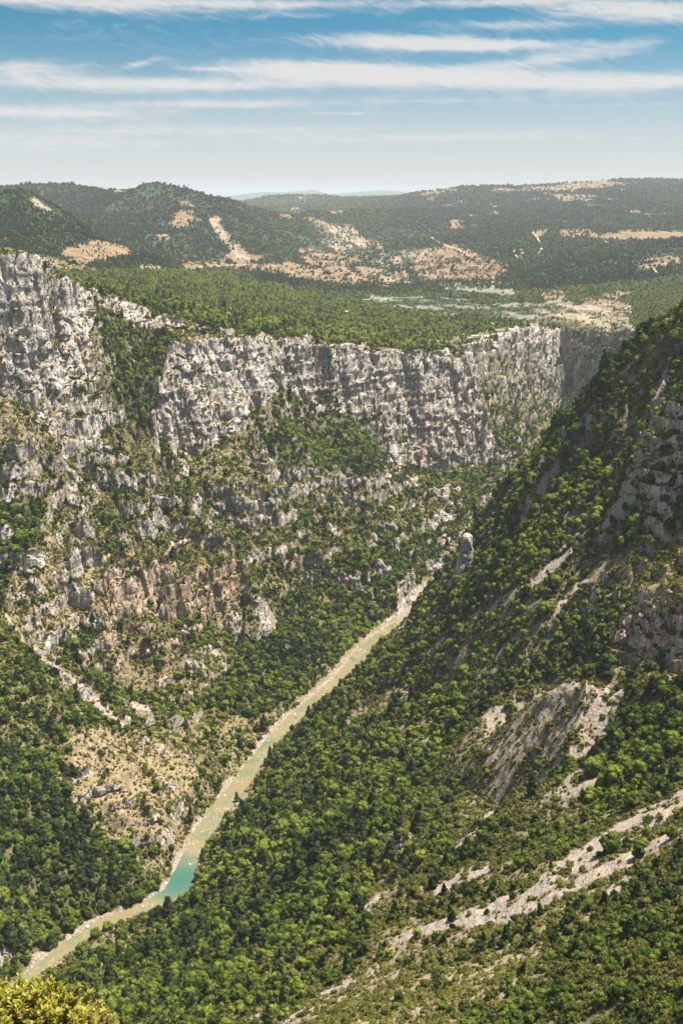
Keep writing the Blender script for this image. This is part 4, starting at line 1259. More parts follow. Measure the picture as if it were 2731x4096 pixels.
soft = 1.0 - 0.6 * sm(np.sqrt(np.clip(1 - fN ** 2, 0, 1)), 0.86, 0.97)
clump = 0.5 + 0.9 * (pn(fX / 38, fY / 38, 301) + 0.7 * pn(fX / 13, fY / 13, 302))
clump = clump - fmean(streak)
tone = 0.56 + 0.55 * pn(fX / 120, fY / 120, 303) + 0.35 * pn(fX / 45, fY / 45, 304)
far_f = sm(np.log(fY), log(3300), log(6500))
spc = np.where(fY < 2500, np.where(fY < 700, 3.9, 4.6), 5.6 + far_f * 7.5) + sm(fY, 6500, 12000) * 9
cover_t = np.clip(fF * 1.35 - 0.25 + (clump - 0.5) * (1.2 - 0.75 * fF), 0, 1)
cover_t = np.where(fF < 0.02, 0, cover_t)
lam_t = cover_t * A_plan / spc ** 2 * (1 - fR) * (1 - fC) * (1 - np.clip(fB * 1.5, 0, 1)) * soft
lam_t += fR * 0.22 * sm(clump, 0.45, 0.75) * A_3d / 30 * (fY < 3500) * np.where(fY > 2350, 2.2, 1)           # bushes in the ledges of the walls
cover_s = np.clip(fS * 1.15 - 0.05 + (clump - 0.5) * 0.7, 0, 1)
lam_s = cover_s * A_plan / np.where(fY < 900, 1.75, 2.2) ** 2 * (1 - fR * 0.8) * (1 - 0.92 * sm(fC, 0.25, 0.85)) * (1 - np.clip(fB * 1.5, 0, 1)) * soft * (fY < 2350)
lam_s += fR * 0.25 * A_3d / 10 * (fY < 2500) * sm(clump, 0.4, 0.75)


def scatter(lam):
    n = rng.poisson(np.where(keep, np.clip(lam, 0, 6), 0))
    f = np.repeat(np.arange(len(n)), n)
    q = quads[f]
    a, b = rng.random((2, len(f), 1))
    p = (VX[q[:, 0]] * (1 - a) + VX[q[:, 1]] * a) * (1 - b) + (VX[q[:, 3]] * (1 - a) + VX[q[:, 2]] * a) * b
    return f, p


ft, pt = scatter(lam_t)
fs_, ps = scatter(lam_s)
print("trees", len(ft), "shrubs", len(fs_), round(time.time() - T0, 1))
dist_t = np.linalg.norm(pt - np.array([0, 0, CAM_Z]), axis=1)
rt = np.clip(rng.lognormal(1.08, 0.30, len(ft)), 1.5, 5.6) * np.where(rng.random(len(ft)) < 0.15, 1.35, 1.0) * (0.8 + 0.3 * np.clip(fF[ft], 0, 1))
rt *= np.where(fY[ft] < 620, 0.68, 1.0) * np.where(fR[ft] > 0.5, 0.6, 1.0) * np.where(fY[ft] > 2500, .8, 1) * (1 + far_f[ft] * 1.1 + sm(fY[ft], 6500, 12000) * 1.0)
pine_p = np.where(fY[ft] > 3300, 0.10, 0.12) + 0.30 * sm(0.5 - tone[ft], 0.05, 0.3)
is_pine = rng.random(len(ft)) < pine_p * (fY[ft] < 6000)
var_t = np.where(is_pine, 5 + rng.integers(0, 2, len(ft)), rng.integers(0, 5, len(ft)))
holm = ~is_pine & (rng.random(len(ft)) < np.where(fY[ft] > 2900, np.where(f_top[ft] > .5, .12, .62), 0.30))
var_t = np.where(holm, 7 + rng.integers(0, 2, len(ft)), var_t)
plat_t = (f_top[ft] > 0.5)
tint_t = np.clip(tone[ft] * 0.9 + rng.normal(0, 0.13, len(ft)), 0, 1)
tint_t = np.where(plat_t, np.clip(0.78 + 0.25 * (tone[ft] - 0.5) + rng.normal(0, 0.09, len(ft)), 0, 1), tint_t)
tint_t = np.where(plat_t & (fV[ft] > 740 + 0.05 * (fU[ft] - 640)), np.clip(tint_t + 0.3, 0, 1), tint_t)
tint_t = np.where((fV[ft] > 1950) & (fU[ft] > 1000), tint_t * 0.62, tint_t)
tint_t = np.where((fX[ft] > 0) & (fY[ft] > 780) & (fY[ft] < 1640) & (fU[ft] > 700), np.clip(tint_t + .06, 0, 1), tint_t)  # right bank crowns tinted lighter: sunlight put into the leaf colour
TONE = np.full(X.shape, 0.55, np.float32)
for poly, tn_ in [([(-600, 400), (375, 415), (520, 462), (700, 600), (560, 600), (420, 600), (300, 570), (-600, 570)], .30), ([(-600, 420), (40, 430), (300, 560), (290, 600), (150, 620), (-600, 600)], .26),
                  ([(560, 520), (700, 600), (600, 600), (540, 560)], .55), ([(150, 610), (300, 580), (420, 610), (300, 640), (200, 660)], .40), ([(380, 625), (560, 620), (600, 650), (420, 668), (300, 650)], .85),
                  ([(560, 620), (720, 625), (700, 650), (600, 655)], .2), ([(1180, 640), (1300, 580), (1500, 570), (1568, 640), (1400, 680), (1240, 680)], .22), ([(1450, 660), (1568, 640), (1700, 690), (1500, 720)], .5),
                  ([(520, 440), (900, 440), (900, 545), (720, 560), (600, 490)], .62), ([(900, 470), (1568, 420), (1568, 500), (900, 540)], .36), ([(900, 540), (1568, 500), (1568, 570), (1200, 600), (1000, 560)], .45)]:  # first entry here: crowns beyond the left hill paler, haze put into their colour
    TONE[inpoly(UJ, VJ, poly) & farm] = tn_
fT = fmean(blur2(TONE, 3))
tint_t = np.where(~plat_t & (fY[ft] > 2900), np.clip(fT[ft] - .06 + 0.5 * (tone[ft] - 0.56) + rng.normal(0, .10, len(ft)), 0, 1), tint_t)
rs = np.clip(rng.lognormal(.14, .42, len(fs_)), .55, 3.0)
tint_s = np.clip(0.46 + 0.06 * np.where((fV[fs_] > 2050) & (fU[fs_] > 600), 1, 0) + 0.30 * (fD[fs_] - 0.5) + rng.normal(0, 0.18, len(fs_)), 0, 1)
var_s = rng.integers(0, 4, len(fs_))


def wood(name, pts, var, scl, tint, lib, sq):
    me = bpy.data.meshes.new(name)
    me.vertices.add(len(pts))
    me.vertices.foreach_set('co', np.asarray(pts, np.float32).ravel())
    n = len(pts)
    rot = np.stack([rng.normal(0, .16, n), rng.normal(0, .16, n), rng.uniform(0, 6.28, n)], -1)
    sc3 = np.stack([scl * rng.uniform(.72, 1.28, n), scl * rng.uniform(.72, 1.28, n), scl * sq * rng.uniform(.7, 1.35, n)], -1)
    for k, typ, v, fld in (('variant', 'INT', var.astype(np.int32), 'value'), ('tint', 'FLOAT', tint.astype(np.float32), 'value'),
                           ('turn', 'FLOAT_VECTOR', rot.astype(np.float32), 'vector'), ('size', 'FLOAT_VECTOR', sc3.astype(np.float32), 'vector')):
        at = me.attributes.new(k, typ, 'POINT')
        at.data.foreach_set(fld, v.ravel())
    ob = bpy.data.objects.new(name, me)
    COL.objects.link(ob)
    g = bpy.data.node_groups.new(name + "_growth", 'GeometryNodeTree')
    g.interface.new_socket('Geometry', in_out='INPUT', socket_type='NodeSocketGeometry')
    g.interface.new_socket('Geometry', in_out='OUTPUT', socket_type='NodeSocketGeometry')
    gi, go = g.nodes.new('NodeGroupInput'), g.nodes.new('NodeGroupOutput')
    ip = g.nodes.new('GeometryNodeInstanceOnPoints')
    ci = g.nodes.new('GeometryNodeCollectionInfo')
    ci.inputs['Collection'].default_value = lib
    ci.inputs['Separate Children'].default_value = True
    ci.inputs['Reset Children'].default_value = True

    def na(nm, dt):
        q_ = g.nodes.new('GeometryNodeInputNamedAttribute')
        q_.data_type = dt
        q_.inputs['Name'].default_value = nm
        return q_.outputs['Attribute']
    g.links.new(gi.outputs[0], ip.inputs['Points'])
    g.links.new(ci.outputs[0], ip.inputs['Instance'])
    ip.inputs['Pick Instance'].default_value = True
    g.links.new(na('variant', 'INT'), ip.inputs['Instance Index'])
    g.links.new(na('turn', 'FLOAT_VECTOR'), ip.inputs['Rotation'])
    g.links.new(na('size', 'FLOAT_VECTOR'), ip.inputs['Scale'])
    g.links.new(ip.outputs[0], go.inputs[0])
    md = ob.modifiers.new("growth", 'NODES')
    md.node_group = g
    ob['kind'] = 'stuff'
    return ob


# the trees and shrubs that show largest stand as objects of their own
def biggest(p, r, f, n, border):
    d = np.linalg.norm(p - np.array([0, 0, CAM_Z]), axis=1)
    s_ = r / d
    s_ = np.where(fvis[f] & (fU[f] > border) & (fU[f] < 1568 - border) & (fV[f] < 2345) & (fR[f] < 0.4), s_, 0)
    return np.argsort(-s_)[:n]


bt, bsn = biggest(pt, rt, ft, 290, 5), biggest(ps, rs, fs_, 290, 5)
mt = np.ones(len(pt), bool); mt[bt] = False
ms = np.ones(len(ps), bool); ms[bsn] = False
pt_s = pt - np.array([0, 0, 0.25]) * rt[:, None]
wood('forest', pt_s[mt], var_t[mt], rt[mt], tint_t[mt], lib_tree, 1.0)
wood('scrub', ps[ms] - np.array([0, 0, 0.1]), var_s[ms], rs[ms], tint_s[ms], lib_shrub, 1.15)


def tube(path, radii, seg=7):
    vs, fs = [], []
    for i, (p, r) in enumerate(zip(path, radii)):
        p = Vector(p)
        d = Vector(path[min(i + 1, len(path) - 1)]) - Vector(path[max(i - 1, 0)])
        d.normalize()
        a = d.orthogonal().normalized()
        b = d.cross(a)
        for k in range(seg):
            t = 2 * pi * k / seg
            vs.append(p + (a * cos(t) + b * sin(t)) * r)
        if i:
            o = (i - 1) * seg
            fs += [(o + k, o + (k + 1) % seg, o + seg + (k + 1) % seg, o + seg + k) for k in range(seg)]
    return vs, fs


def trunk_mesh(seed, h, r0, limbs=5):
    r = np.random.default_rng(seed)
    vs, fs = tube([(0, 0, -0.35), (0.02, 0.01, 0), (0.03, -0.02, h * .5), (-0.01, 0.02, h)], [r0 * 1.3, r0, r0 * .75, r0 * .35])
    for i in range(limbs):
        a = i * 2.4 + r.uniform(-.4, .4); z = h * r.uniform(.35, .8)
        v2, f2 = tube([(0.02, 0, z), (cos(a) * .25, sin(a) * .25, z + .22), (cos(a) * .5, sin(a) * .5, z + .5)], [r0 * .5, r0 * .35, r0 * .12], 5)
        fs += [tuple(q + len(vs) for q in f) for f in f2]
        vs += v2
    return vs, fs


def leafy_mats():
    """foliage of the single trees: the tone is a property of each crown mesh"""
    out = []
    for nm, ramp in (("oak_leaves", GREENS), ("brush_leaves_near", BRUSH)):
        out.append(leaf_material(nm, ramp, 0.3))
    return out


TONES = 5
tree_protos = []
for i in range(TONES):
    # one proto per tone of green: crown meshes carry their own tone
    v, f, own = crown_mesh(seed=200 + i, kind='round', blobs=18, leaves=900, lf=0.13, sub=ICO2)
    tree_protos.append((v, f, own))


def toned_leaf(name, ramp, k, transl):
    m, t = new_mat(name)
    oi = t.new('ShaderNodeObjectInfo')
    base = t.math('ADD', k, t.math('MULTIPLY_ADD', oi.outputs['Random'], 0.22, -0.11))
    base = t.math('ADD', base, t.math('MULTIPLY', t.math('SUBTRACT', t.attr('own'), 0.5), 0.35), clamp=True)
    cr = t.new('ShaderNodeValToRGB')
    t.put(cr.inputs[0], base)
    els = cr.color_ramp.elements
    while len(els) < len(ramp):
        els.new(0.5)
    for e, (p, c) in zip(els, ramp):
        e.position = p
        e.color = (*c, 1)
    d = t.new('ShaderNodeBsdfDiffuse'); t.put(d.inputs[0], cr.outputs[0])
    tr = t.new('ShaderNodeBsdfTranslucent'); t.put(tr.inputs[0], t.mix(1.0, cr.outputs[0], (1.25, 1.35, 0.6), 'MULTIPLY'))
    mx = t.new('ShaderNodeMixShader'); mx.inputs[0].default_value = transl
    t.l.new(d.outputs[0], mx.inputs[1]); t.l.new(tr.outputs[0], mx.inputs[2])
    o = t.new('ShaderNodeOutputMaterial'); t.l.new(mx.outputs[0], o.inputs[0])
    return m


crown_me, trunk_me, pine_me, pine_trunk_me, shrub_me = [], [], [], [], []


def me_only(name, v, f, mat, own=None):
    o = mesh_obj(name, v, f, mat, False, attrs={'own': own} if own is not None else None)
    me = o.data
    bpy.data.objects.remove(o)
    return me


for i in range(TONES):
    k = 0.12 + 0.76 * i / (TONES - 1)
    v, f, own = tree_protos[i]
    crown_me.append(me_only('crown', v, f, toned_leaf("oak_leaves", GREENS, k, .25), own))
    tv, tf = trunk_mesh(i, 0.95, 0.07)
    trunk_me.append(me_only('trunk', tv, tf, M_BARK))
    v, f, own = crown_mesh(seed=70 + i, kind='dome', blobs=9, leaves=240, lf=0.2, sub=ICO1)
    shrub_me.append(me_only('shrub', v, f, toned_leaf("brush_leaves", BRUSH, k, .25), own))
for i in range(2):
    v, f, own = crown_mesh(seed=90 + i, kind='cone', blobs=13, leaves=420, lf=0.15, sub=ICO2)
    pine_me.append(me_only('crown', v, f, toned_leaf("pine_needles", [(0.0, (0.014, 0.024, 0.012)), (0.5, (0.034, 0.050, 0.020)), (1.0, (0.075, 0.090, 0.030))], .5, .15), own))
    tv, tf = trunk_mesh(40 + i, 2.3, 0.06, 0)
    pine_trunk_me.append(me_only('trunk', tv, tf, M_BARK))


def plant_tree(name, loc, r, tone, rz, pine, hs=1.0):
    e = empty(name, loc, rz, (float(r), float(r), float(r) * hs))
    if pine:
        i = int(tone * 1.99)
        cm, tm = pine_me[i], pine_trunk_me[i]
    else:
        i = int(np.clip(tone * TONES, 0, TONES - 1))
        cm, tm = crown_me[i], trunk_me[i]
    for nm, me in (('crown', cm), ('trunk', tm)):
        c = bpy.data.objects.new(nm, me)
        c.parent = e
        COL.objects.link(c)
    return e


for j in bt:
    e = plant_tree('pine_tree' if is_pine[j] else 'broadleaf_tree', pt[j] - np.array([0, 0, .1 * rt[j]]), rt[j], tint_t[j], rng.uniform(0, 6.28), is_pine[j], rng.uniform(.9, 1.2))
    if is_pine[j]:
        tag(e, 'dark pointed conifer among the broadleaf trees of the near slope', 'tree', 'conifers on the near slopes')
    else:
        tag(e, 'rounded leafy tree in the woods covering the near slopes', 'tree', 'broadleaf trees on the near slopes')
for j in bsn:
    i = int(np.clip(tint_s[j] * TONES, 0, TONES - 1))
    o = bpy.data.objects.new('shrub', shrub_me[i])
    COL.objects.link(o)
    o.location = ps[j] - np.array([0, 0, .1]); o.rotation_euler = (0, 0, rng.uniform(0, 6.28)); o.scale = (rs[j], rs[j], rs[j] * 1.15)
    tag(o, 'low olive green shrub on the dry near slope', 'shrub', 'shrubs on the near slopes')

# trees that stand alone on the pale scree
for (u, v, r, tone, hs, lb) in [
        (1403, 1958, 6.3, .45, 1.0, 'broad dense green tree alone in the middle of the pale scree'),
        (1487, 1925, 2.3, .8, 1.7, 'thin young tree with a bare stem high on the scree'),
        (1463, 1972, 3.9, .38, 1.15, 'grey green tree right of the broad tree on the scree'),
        (1538, 1928, 3.7, .42, 1.2, 'olive tree near the upper right end of the scree'),
        (957, 2150, 3.0, .95, 1.0, 'bright yellow green tree at the lower tip of the scree')]:
    p, n = ground_at(u, v, 200, 1000)
    tag(plant_tree('broadleaf_tree', p - Vector((0, 0, .3)), r, tone, r * 3, False, hs), lb, 'tree')
print("plants", round(time.time() - T0, 1))

# ------------------------------------------------------------------ river
def water_material():
    m, t = new_mat("river_water")
    pos = t.new('ShaderNodeNewGeometry').outputs['Position']
    pool = t.attr('pool')
    n = t.noise(pos, 0.035, 4, 0.6, 0.5)
    col = t.mix(t.step(n, 0.32, 0.52), (0.100, 0.145, 0.080), (0.205, 0.170, 0.088))       # green pools over sand bars
    col = t.mix(t.step(pool, 0.1, 1.0), col, (0.040, 0.120, 0.088))
    col = t.mix(t.math('MULTIPLY', t.step(t.noise(pos, 0.45, 4, 0.7), 0.52, 0.7), 0.45), col, (0.085, 0.085, 0.045))
    rif = t.noise(pos, 0.30, 4, 0.7, 1.0)
    foam = t.math('MULTIPLY', t.step(rif, 0.55, 0.68), t.step(t.noise(pos, 0.03, 3, 0.5), 0.46, 0.58))
    foam = t.math('MULTIPLY', foam, t.math('SUBTRACT', 1.0, pool, clamp=True))
    col = t.mix(t.math('MULTIPLY', foam, 0.8), col, (0.5, 0.5, 0.45))
    bs = t.new('ShaderNodeBsdfPrincipled')
    t.put(bs.inputs['Base Color'], col)
    bs.inputs['Roughness'].default_value = 0.22
    bs.inputs['IOR'].default_value = 1.33
    bp = t.new('ShaderNodeBump')
    bp.inputs['Strength'].default_value = 0.35
    bp.inputs['Distance'].default_value = 0.4
    t.put(bp.inputs['Height'], t.noise(pos, 0.9, 3, 0.6))
    t.l.new(bp.outputs[0], bs.inputs['Normal'])
    o = t.new('ShaderNodeOutputMaterial')
    t.l.new(bs.outputs[0], o.inputs[0])
    return m


rc = []
for i in range(len(RIVER) - 1):
    a, b = Vector(RIVER[i]), Vector(RIVER[i + 1])
    n = max(2, int((b - a).length / 8))
    rc += [(a.lerp(b, k / n), RIVER_W[i] + (RIVER_W[i + 1] - RIVER_W[i]) * k / n) for k in range(n)]
for _ in range(4):
    rc = [rc[0]] + [((rc[i - 1][0] + rc[i][0] * 2 + rc[i + 1][0]) / 4, rc[i][1]) for i in range(1, len(rc) - 1)] + [rc[-1]]
vs, fs, pool = [], [], []
NW = 9
pool_c = Vector(PR(415, 2020))
for i, (p, w_) in enumerate(rc):
    d = rc[min(i + 1, len(rc) - 1)][0] - rc[max(i - 1, 0)][0]
    d.z = 0
    d.normalize()
    n = Vector((-d.y, d.x, 0))
    for k in range(NW):
        q_ = p + n * (k / (NW - 1) - 0.5) * (w_ + 5)
        vs.append((q_.x, q_.y, p.z + 0.35))
        pool.append(math.exp(-((q_ - pool_c).length / 36) ** 2))
    if i:
        a0, b0 = (i - 1) * NW, i * NW
        fs += [(a0 + k, a0 + k + 1, b0 + k + 1, b0 + k) for k in range(NW - 1)]
tag(mesh_obj('water', vs, fs, water_material(), True, attrs={'pool': pool}), kind='structure')

# boulders on the left shore and in the water
M_BOULDER = simple_mat("boulder_limestone", (0.46, 0.41, 0.34), 0.9, (0.70, 0.64, 0.56), 0.8)
b_me = []
for k in range(4):
    v, f = ICO2
    n_ = 1 + 0.28 * vn3(v[:, 0] * 1.7 + k * 5, v[:, 1] * 1.7, v[:, 2] * 1.7, 60 + k) + 0.1 * vn3(v[:, 0] * 5, v[:, 1] * 5, v[:, 2] * 5 + k, 66)
    b_me.append(me_only('boulder', v * n_[:, None] * np.array([1.2, .9, .65]), f, M_BOULDER))
for k in range(64):
    i = int(rng.integers(60, len(rc) - 40))
    p, w_ = rc[i]
    d = rc[i + 1][0] - rc[i - 1][0]; d.z = 0; d.normalize()
    n = Vector((d.y, -d.x, 0))
    if ((p + n) - Vector((0, 0, 0))).x > p.x:
        n = -n                                              # towards the left bank
    inw = rng.random() < 0.3
    off = (rng.uniform(-.3, .45) * w_) if inw else w_ / 2 + rng.uniform(0, 9)
    o = bpy.data.objects.new('boulder', b_me[k % 4])
    COL.objects.link(o)
    q_ = p + n * off
    o.location = (q_.x, q_.y, 0.45 if inw else 1.0)
    s_ = rng.uniform(.7, 2.2) * (0.8 if inw else 1.0)
    o.scale = (s_, s_, s_); o.rotation_euler = (0, 0, rng.uniform(0, 6.28))
    if inw:
        tag(o, 'pale boulder standing in the shallow river water', 'boulder', 'boulders in the river')
    else:
        tag(o, 'pale boulder lying on the rocky left shore of the river', 'boulder', 'boulders on the left shore')


# ------------------------------------------------------------------ rock towers
def rock_tower(name, u, v_base, v_top, y, w_px, lean, label, seed, dark=False):
    base = ground_at(u, v_base, y - 400, y + 400)[0]
    y = base.y
    h = (v_base - v_top) / FPX * y / dy_of(v_base) * 1.03 / cos(radians(20))
    rw = w_px / FPX * y / dy_of(v_base) * 0.5
    NZ, NA = 46, 44
    zz = np.linspace(-0.5, 1, NZ); aa = np.linspace(0, 2 * pi, NA, endpoint=False)
    ZZ, AA = np.meshgrid(zz, aa, indexing='ij')
    prof = np.interp(zz, [-.5, 0, .3, .7, .9, .97, 1], [2.4, 1.35, 1.05, .92, .72, .42, .02])[:, None]
    sq_ = 1 / (np.abs(np.cos(AA)) ** 3 + np.abs(np.sin(AA)) ** 3) ** (1 / 3)
    Rr = rw * prof * sq_
    Px = np.cos(AA) * Rr + lean * ZZ * h * .3; Py = np.sin(AA) * Rr * 1.15; Pz_ = ZZ * h
    nn_ = 1.6 * (1 - 2 * np.abs(vn3(Px / 6 + seed, Py / 6, Pz_ / 22, seed))) + .9 * vn3(Px / 3, Py / 3, Pz_ / 4 + seed, seed + 1) + .5 * vn3(Px / 1.6, Py / 1.6, Pz_ / 1.6, seed + 2)
    hx_ = [np.floor(q_ / d_ + .7 * vn3(Px / 5, Py / 5, Pz_ / 9, seed + 7 + e_)).astype(np.int64) for q_, d_, e_ in ((Px, 4.2, 0), (Py, 4.2, 1), (Pz_, 11., 2))]
    nn_ = nn_ * .6 + 2.6 * ((_hash(hx_[0], hx_[1], hx_[2], seed + 3) & np.uint32(1023)) / 511.5 - 1)
    k_ = np.minimum(1, prof * 1.5) * rw / 8
    Px += np.cos(AA) * nn_ * k_; Py += np.sin(AA) * nn_ * k_
    v = np.stack([Px, Py, Pz_], -1).reshape(-1, 3)
    id_ = np.arange(NZ * NA).reshape(NZ, NA)
    q_ = np.stack([id_[:-1], np.roll(id_[:-1], -1, 1), np.roll(id_[1:], -1, 1), id_[1:]], -1).reshape(-1, 4)
    n = len(v)
    o = mesh_obj(name, v, q_, GROUND, False, attrs={'rock': np.ones(n), 'scree': np.zeros(n), 'dry': np.ones(n), 'shore': np.zeros(n), 'far': np.zeros(n), 'warm': np.zeros(n)})
    o.location = base
    return tag(o, label, 'rock', None)


rock_tower('rock_pinnacle', 1068, 1304, 1228, 1425, 27, .12, 'tall grey rock pinnacle leaning on the wooded spur above the river', 5)
rock_tower('rock_pinnacle', 385, 1028, 955, 1692, 20, .05, 'slender pale rock needle left of the foot of the big white cliff', 13)
rock_tower('rock_pinnacle', 355, 1015, 945, 1700, 14, .05, 'thin rock needle at the left end of the white cliff foot', 17)
rock_tower('rock_pinnacle', 1108, 1030, 935, 2300, 11, .1, 'pointed rock tower in the wooded gully right of the tall cliff', 21)

# ------------------------------------------------------------------ buildings on the plateau edge
M_WALL = simple_mat("render_cream", (0.68, 0.60, 0.48), 0.9, (0.74, 0.67, 0.56), 0.6)
M_TILE = simple_mat("roof_tiles", (0.36, 0.15, 0.085), 0.9, (0.47, 0.23, 0.14), 1.2)
M_GLASS = simple_mat("window_glass", (0.03, 0.035, 0.04), 0.15)
M_STONE = simple_mat("stone_wall", (0.45, 0.41, 0.35), 0.95, (0.58, 0.54, 0.47), 0.8)
M_WHITE = simple_mat("white_wall", (0.72, 0.69, 0.63), 0.9, (0.78, 0.75, 0.70), 0.7)


def box(x0, x1, y0, y1, z0, z1):
    v = [(x0, y0, z0), (x1, y0, z0), (x1, y1, z0), (x0, y1, z0), (x0, y0, z1), (x1, y0, z1), (x1, y1, z1), (x0, y1, z1)]
    return v, [(0, 3, 2, 1), (4, 5, 6, 7), (0, 1, 5, 4), (1, 2, 6, 5), (2, 3, 7, 6), (3, 0, 4, 7)]


def house(name, loc, rz, lx, ly, h, pitch, label, wall, nwin, roofm=M_TILE, cat='building'):
    e = empty(name, loc, rz)
    mesh_obj('wall', *box(-lx / 2, lx / 2, -ly / 2, ly / 2, -4, h), wall, parent=e)
    ov = .5
    rv = [(-lx / 2 - ov, -ly / 2 - ov, h + .02), (lx / 2 + ov, -ly / 2 - ov, h + .02), (lx / 2 + ov, ly / 2 + ov, h + .02), (-lx / 2 - ov, ly / 2 + ov, h + .02),
          (-lx / 2 - ov, 0, h + pitch), (lx / 2 + ov, 0, h + pitch)]
    mesh_obj('roof', rv, [(0, 1, 5, 4), (2, 3, 4, 5), (1, 2, 5), (3, 0, 4), (3, 2, 1, 0)], roofm, parent=e)
    for i in range(nwin):
        cx = -lx / 2 + lx * (i + .5) / nwin
        if i == nwin // 2:
            mesh_obj('door', *box(cx - .6, cx + .6, -ly / 2 - .06, -ly / 2 + .02, 0, 2.2), M_BARK, parent=e)
            continue
        w_ = mesh_obj('window', *box(cx - .8, cx + .8, -ly / 2 - .05, -ly / 2 + .02, .9, 2.3), M_WHITE, parent=e)
        mesh_obj('pane', *box(cx - .65, cx + .65, -ly / 2 - .09, -ly / 2 - .052, 1.05, 2.15), M_GLASS, parent=w_)
    return tag(e, label, cat)


p_, _ = ground_at(1146, 763, 2500, 3100)
p2, _ = ground_at(1124, 766, 2500, 3100)
ang = math.atan2((p_ - p2).y, (p_ - p2).x) * 0.4
house('restaurant', p_ + Vector((0, 4, 1.2)), ang, 24, 9, 4.2, 2.6, 'long low house with red tiled roof on the cliff terrace', M_WALL, 7)
p2, _ = ground_at(1114, 768, 2500, 3100)
house('cottage', p2 + Vector((0, 3, 1.2)), ang, 9, 6, 3.2, 1.4, 'small cream house left of the long red roofed house', M_WALL, 3, simple_mat("pale_tiles", (0.60, 0.45, 0.33), .9))
p3, _ = ground_at(1101, 769, 2450, 3100)
house('cottage', p3 + Vector((0, 3, 1.2)), ang + .2, 6, 5, 3.0, 1.2, 'small hut at the left end of the terrace with reddish roof', M_WHITE, 3)
pw, _ = ground_at(795, 724, 2400, 4000)
house('stone_hut', pw + Vector((0, 0, 2)), .3, 7, 6, 8, 2, 'pale lone stone hut rising out of the plateau woods', M_WHITE, 3, M_STONE)
# low wall along the terrace edge
wv, wf = [], []
for i, q_ in enumerate(terr):
    a = q_ + Vector((0, -9.5, 0))
    for dx, dz in ((0, -5), (0, 2.6), (.7, 2.6), (.7, -5)):
        wv.append((a.x, a.y + dx, a.z + dz))
    if i:
        b0, a0 = 4 * i, 4 * i - 4
        wf += [(a0 + k, b0 + k, b0 + k + 1, a0 + k + 1) for k in range(3)]
tag(mesh_obj('retaining_wall', wv, wf, M_STONE), 'pale stone retaining wall along the terrace on the cliff edge', 'wall')

# parked cars on the terrace
cols = [('white', (.75, .75, .73)), ('dark grey', (.06, .06, .07)), ('red', (.4, .03, .03)), ('blue', (.05, .1, .3))]
for i, (cn, cc) in enumerate(cols):
    q_ = ground_at(1128 + i * 2.4 if i else 1091, 769 - .2 * i if i else 772, 2450, 3100)[0]
    e = empty('parked_car', q_ + Vector((0, 0, 1.75)), ang + pi / 2 * (i % 2))
    pr = [(-2.1, .35), (-2.1, .85), (-1.5, .95), (-1.0, 1.45), (.6, 1.45), (1.2, .95), (2.1, .8), (2.15, .35)]
    cv = [(a, s_ * .85, b) for s_ in (-1, 1) for a, b in pr]
    cf = [tuple(range(8))[::-1], tuple(range(8, 16))] + [(k, (k + 1) % 8, 8 + (k + 1) % 8, 8 + k) for k in range(8)]
    mesh_obj('body', cv, cf, simple_mat("car_paint", cc, .3), parent=e)
    for sx in (-1.3, 1.3):
        for sy in (-.8, .8):
            v2, f2 = tube([(sx, sy - .11, .33), (sx, sy + .11, .33)], [.33, .33], 12)
            mesh_obj('wheel', v2, f2 + [tuple(range(12))[::-1], tuple(range(12, 24))], simple_mat("tyre", (.02, .02, .02), .9), parent=e)
    tag(e, '%s car parked on the terrace by the red roofed house' % cn if i else 'white car parked at the left end of the cliff terrace', 'car')

# ------------------------------------------------------------------ the ledge of the viewpoint and the bush on it
rr = np.random.default_rng(3)
NZ, NA = 60, 96
zz = np.concatenate([[595.2], np.linspace(595.0, 330, NZ - 1)])
ring = []
for i, z_ in enumerate(zz):
    dpt = 595.2 - z_
    fr = 5.0 + dpt * 0.72; bk = -14 - dpt * 0.6; sd_ = 9 + dpt * 0.7
    for k in range(NA):
        a = 2 * pi * k / NA
        cx_, cy_ = cos(a), sin(a)
        yy_ = (fr if cy_ > 0 else -bk) * cy_; xx_ = sd_ * cx_
        ring.append((xx_, yy_, z_))
rv = np.array(ring)
amp_ = np.clip((595.2 - rv[:, 2]) * 0.05, 0, 3)
jn = vn3(rv[:, 0] / 4, rv[:, 1] / 4, rv[:, 2] / 6, 8)
rv[:, 0] += jn * amp_; rv[:, 1] -= np.abs(jn) * amp_
rv = np.concatenate([rv, [[0, -3, 595.3]]])
id_ = np.arange(NZ * NA).reshape(NZ, NA)
qf = [tuple(int(x) for x in q_) for q_ in np.stack([id_[:-1], id_[1:], np.roll(id_[1:], -1, 1), np.roll(id_[:-1], -1, 1)], -1).reshape(-1, 4)]
qf += [(NZ * NA, k, (k + 1) % NA) for k in range(NA)]
n = len(rv)
lo = mesh_obj('terrain', rv, qf, GROUND, True, attrs={'rock': np.ones(n), 'scree': np.zeros(n), 'dry': np.ones(n), 'shore': np.zeros(n), 'far': np.zeros(n), 'warm': np.zeros(n)})
lo['kind'] = 'structure'


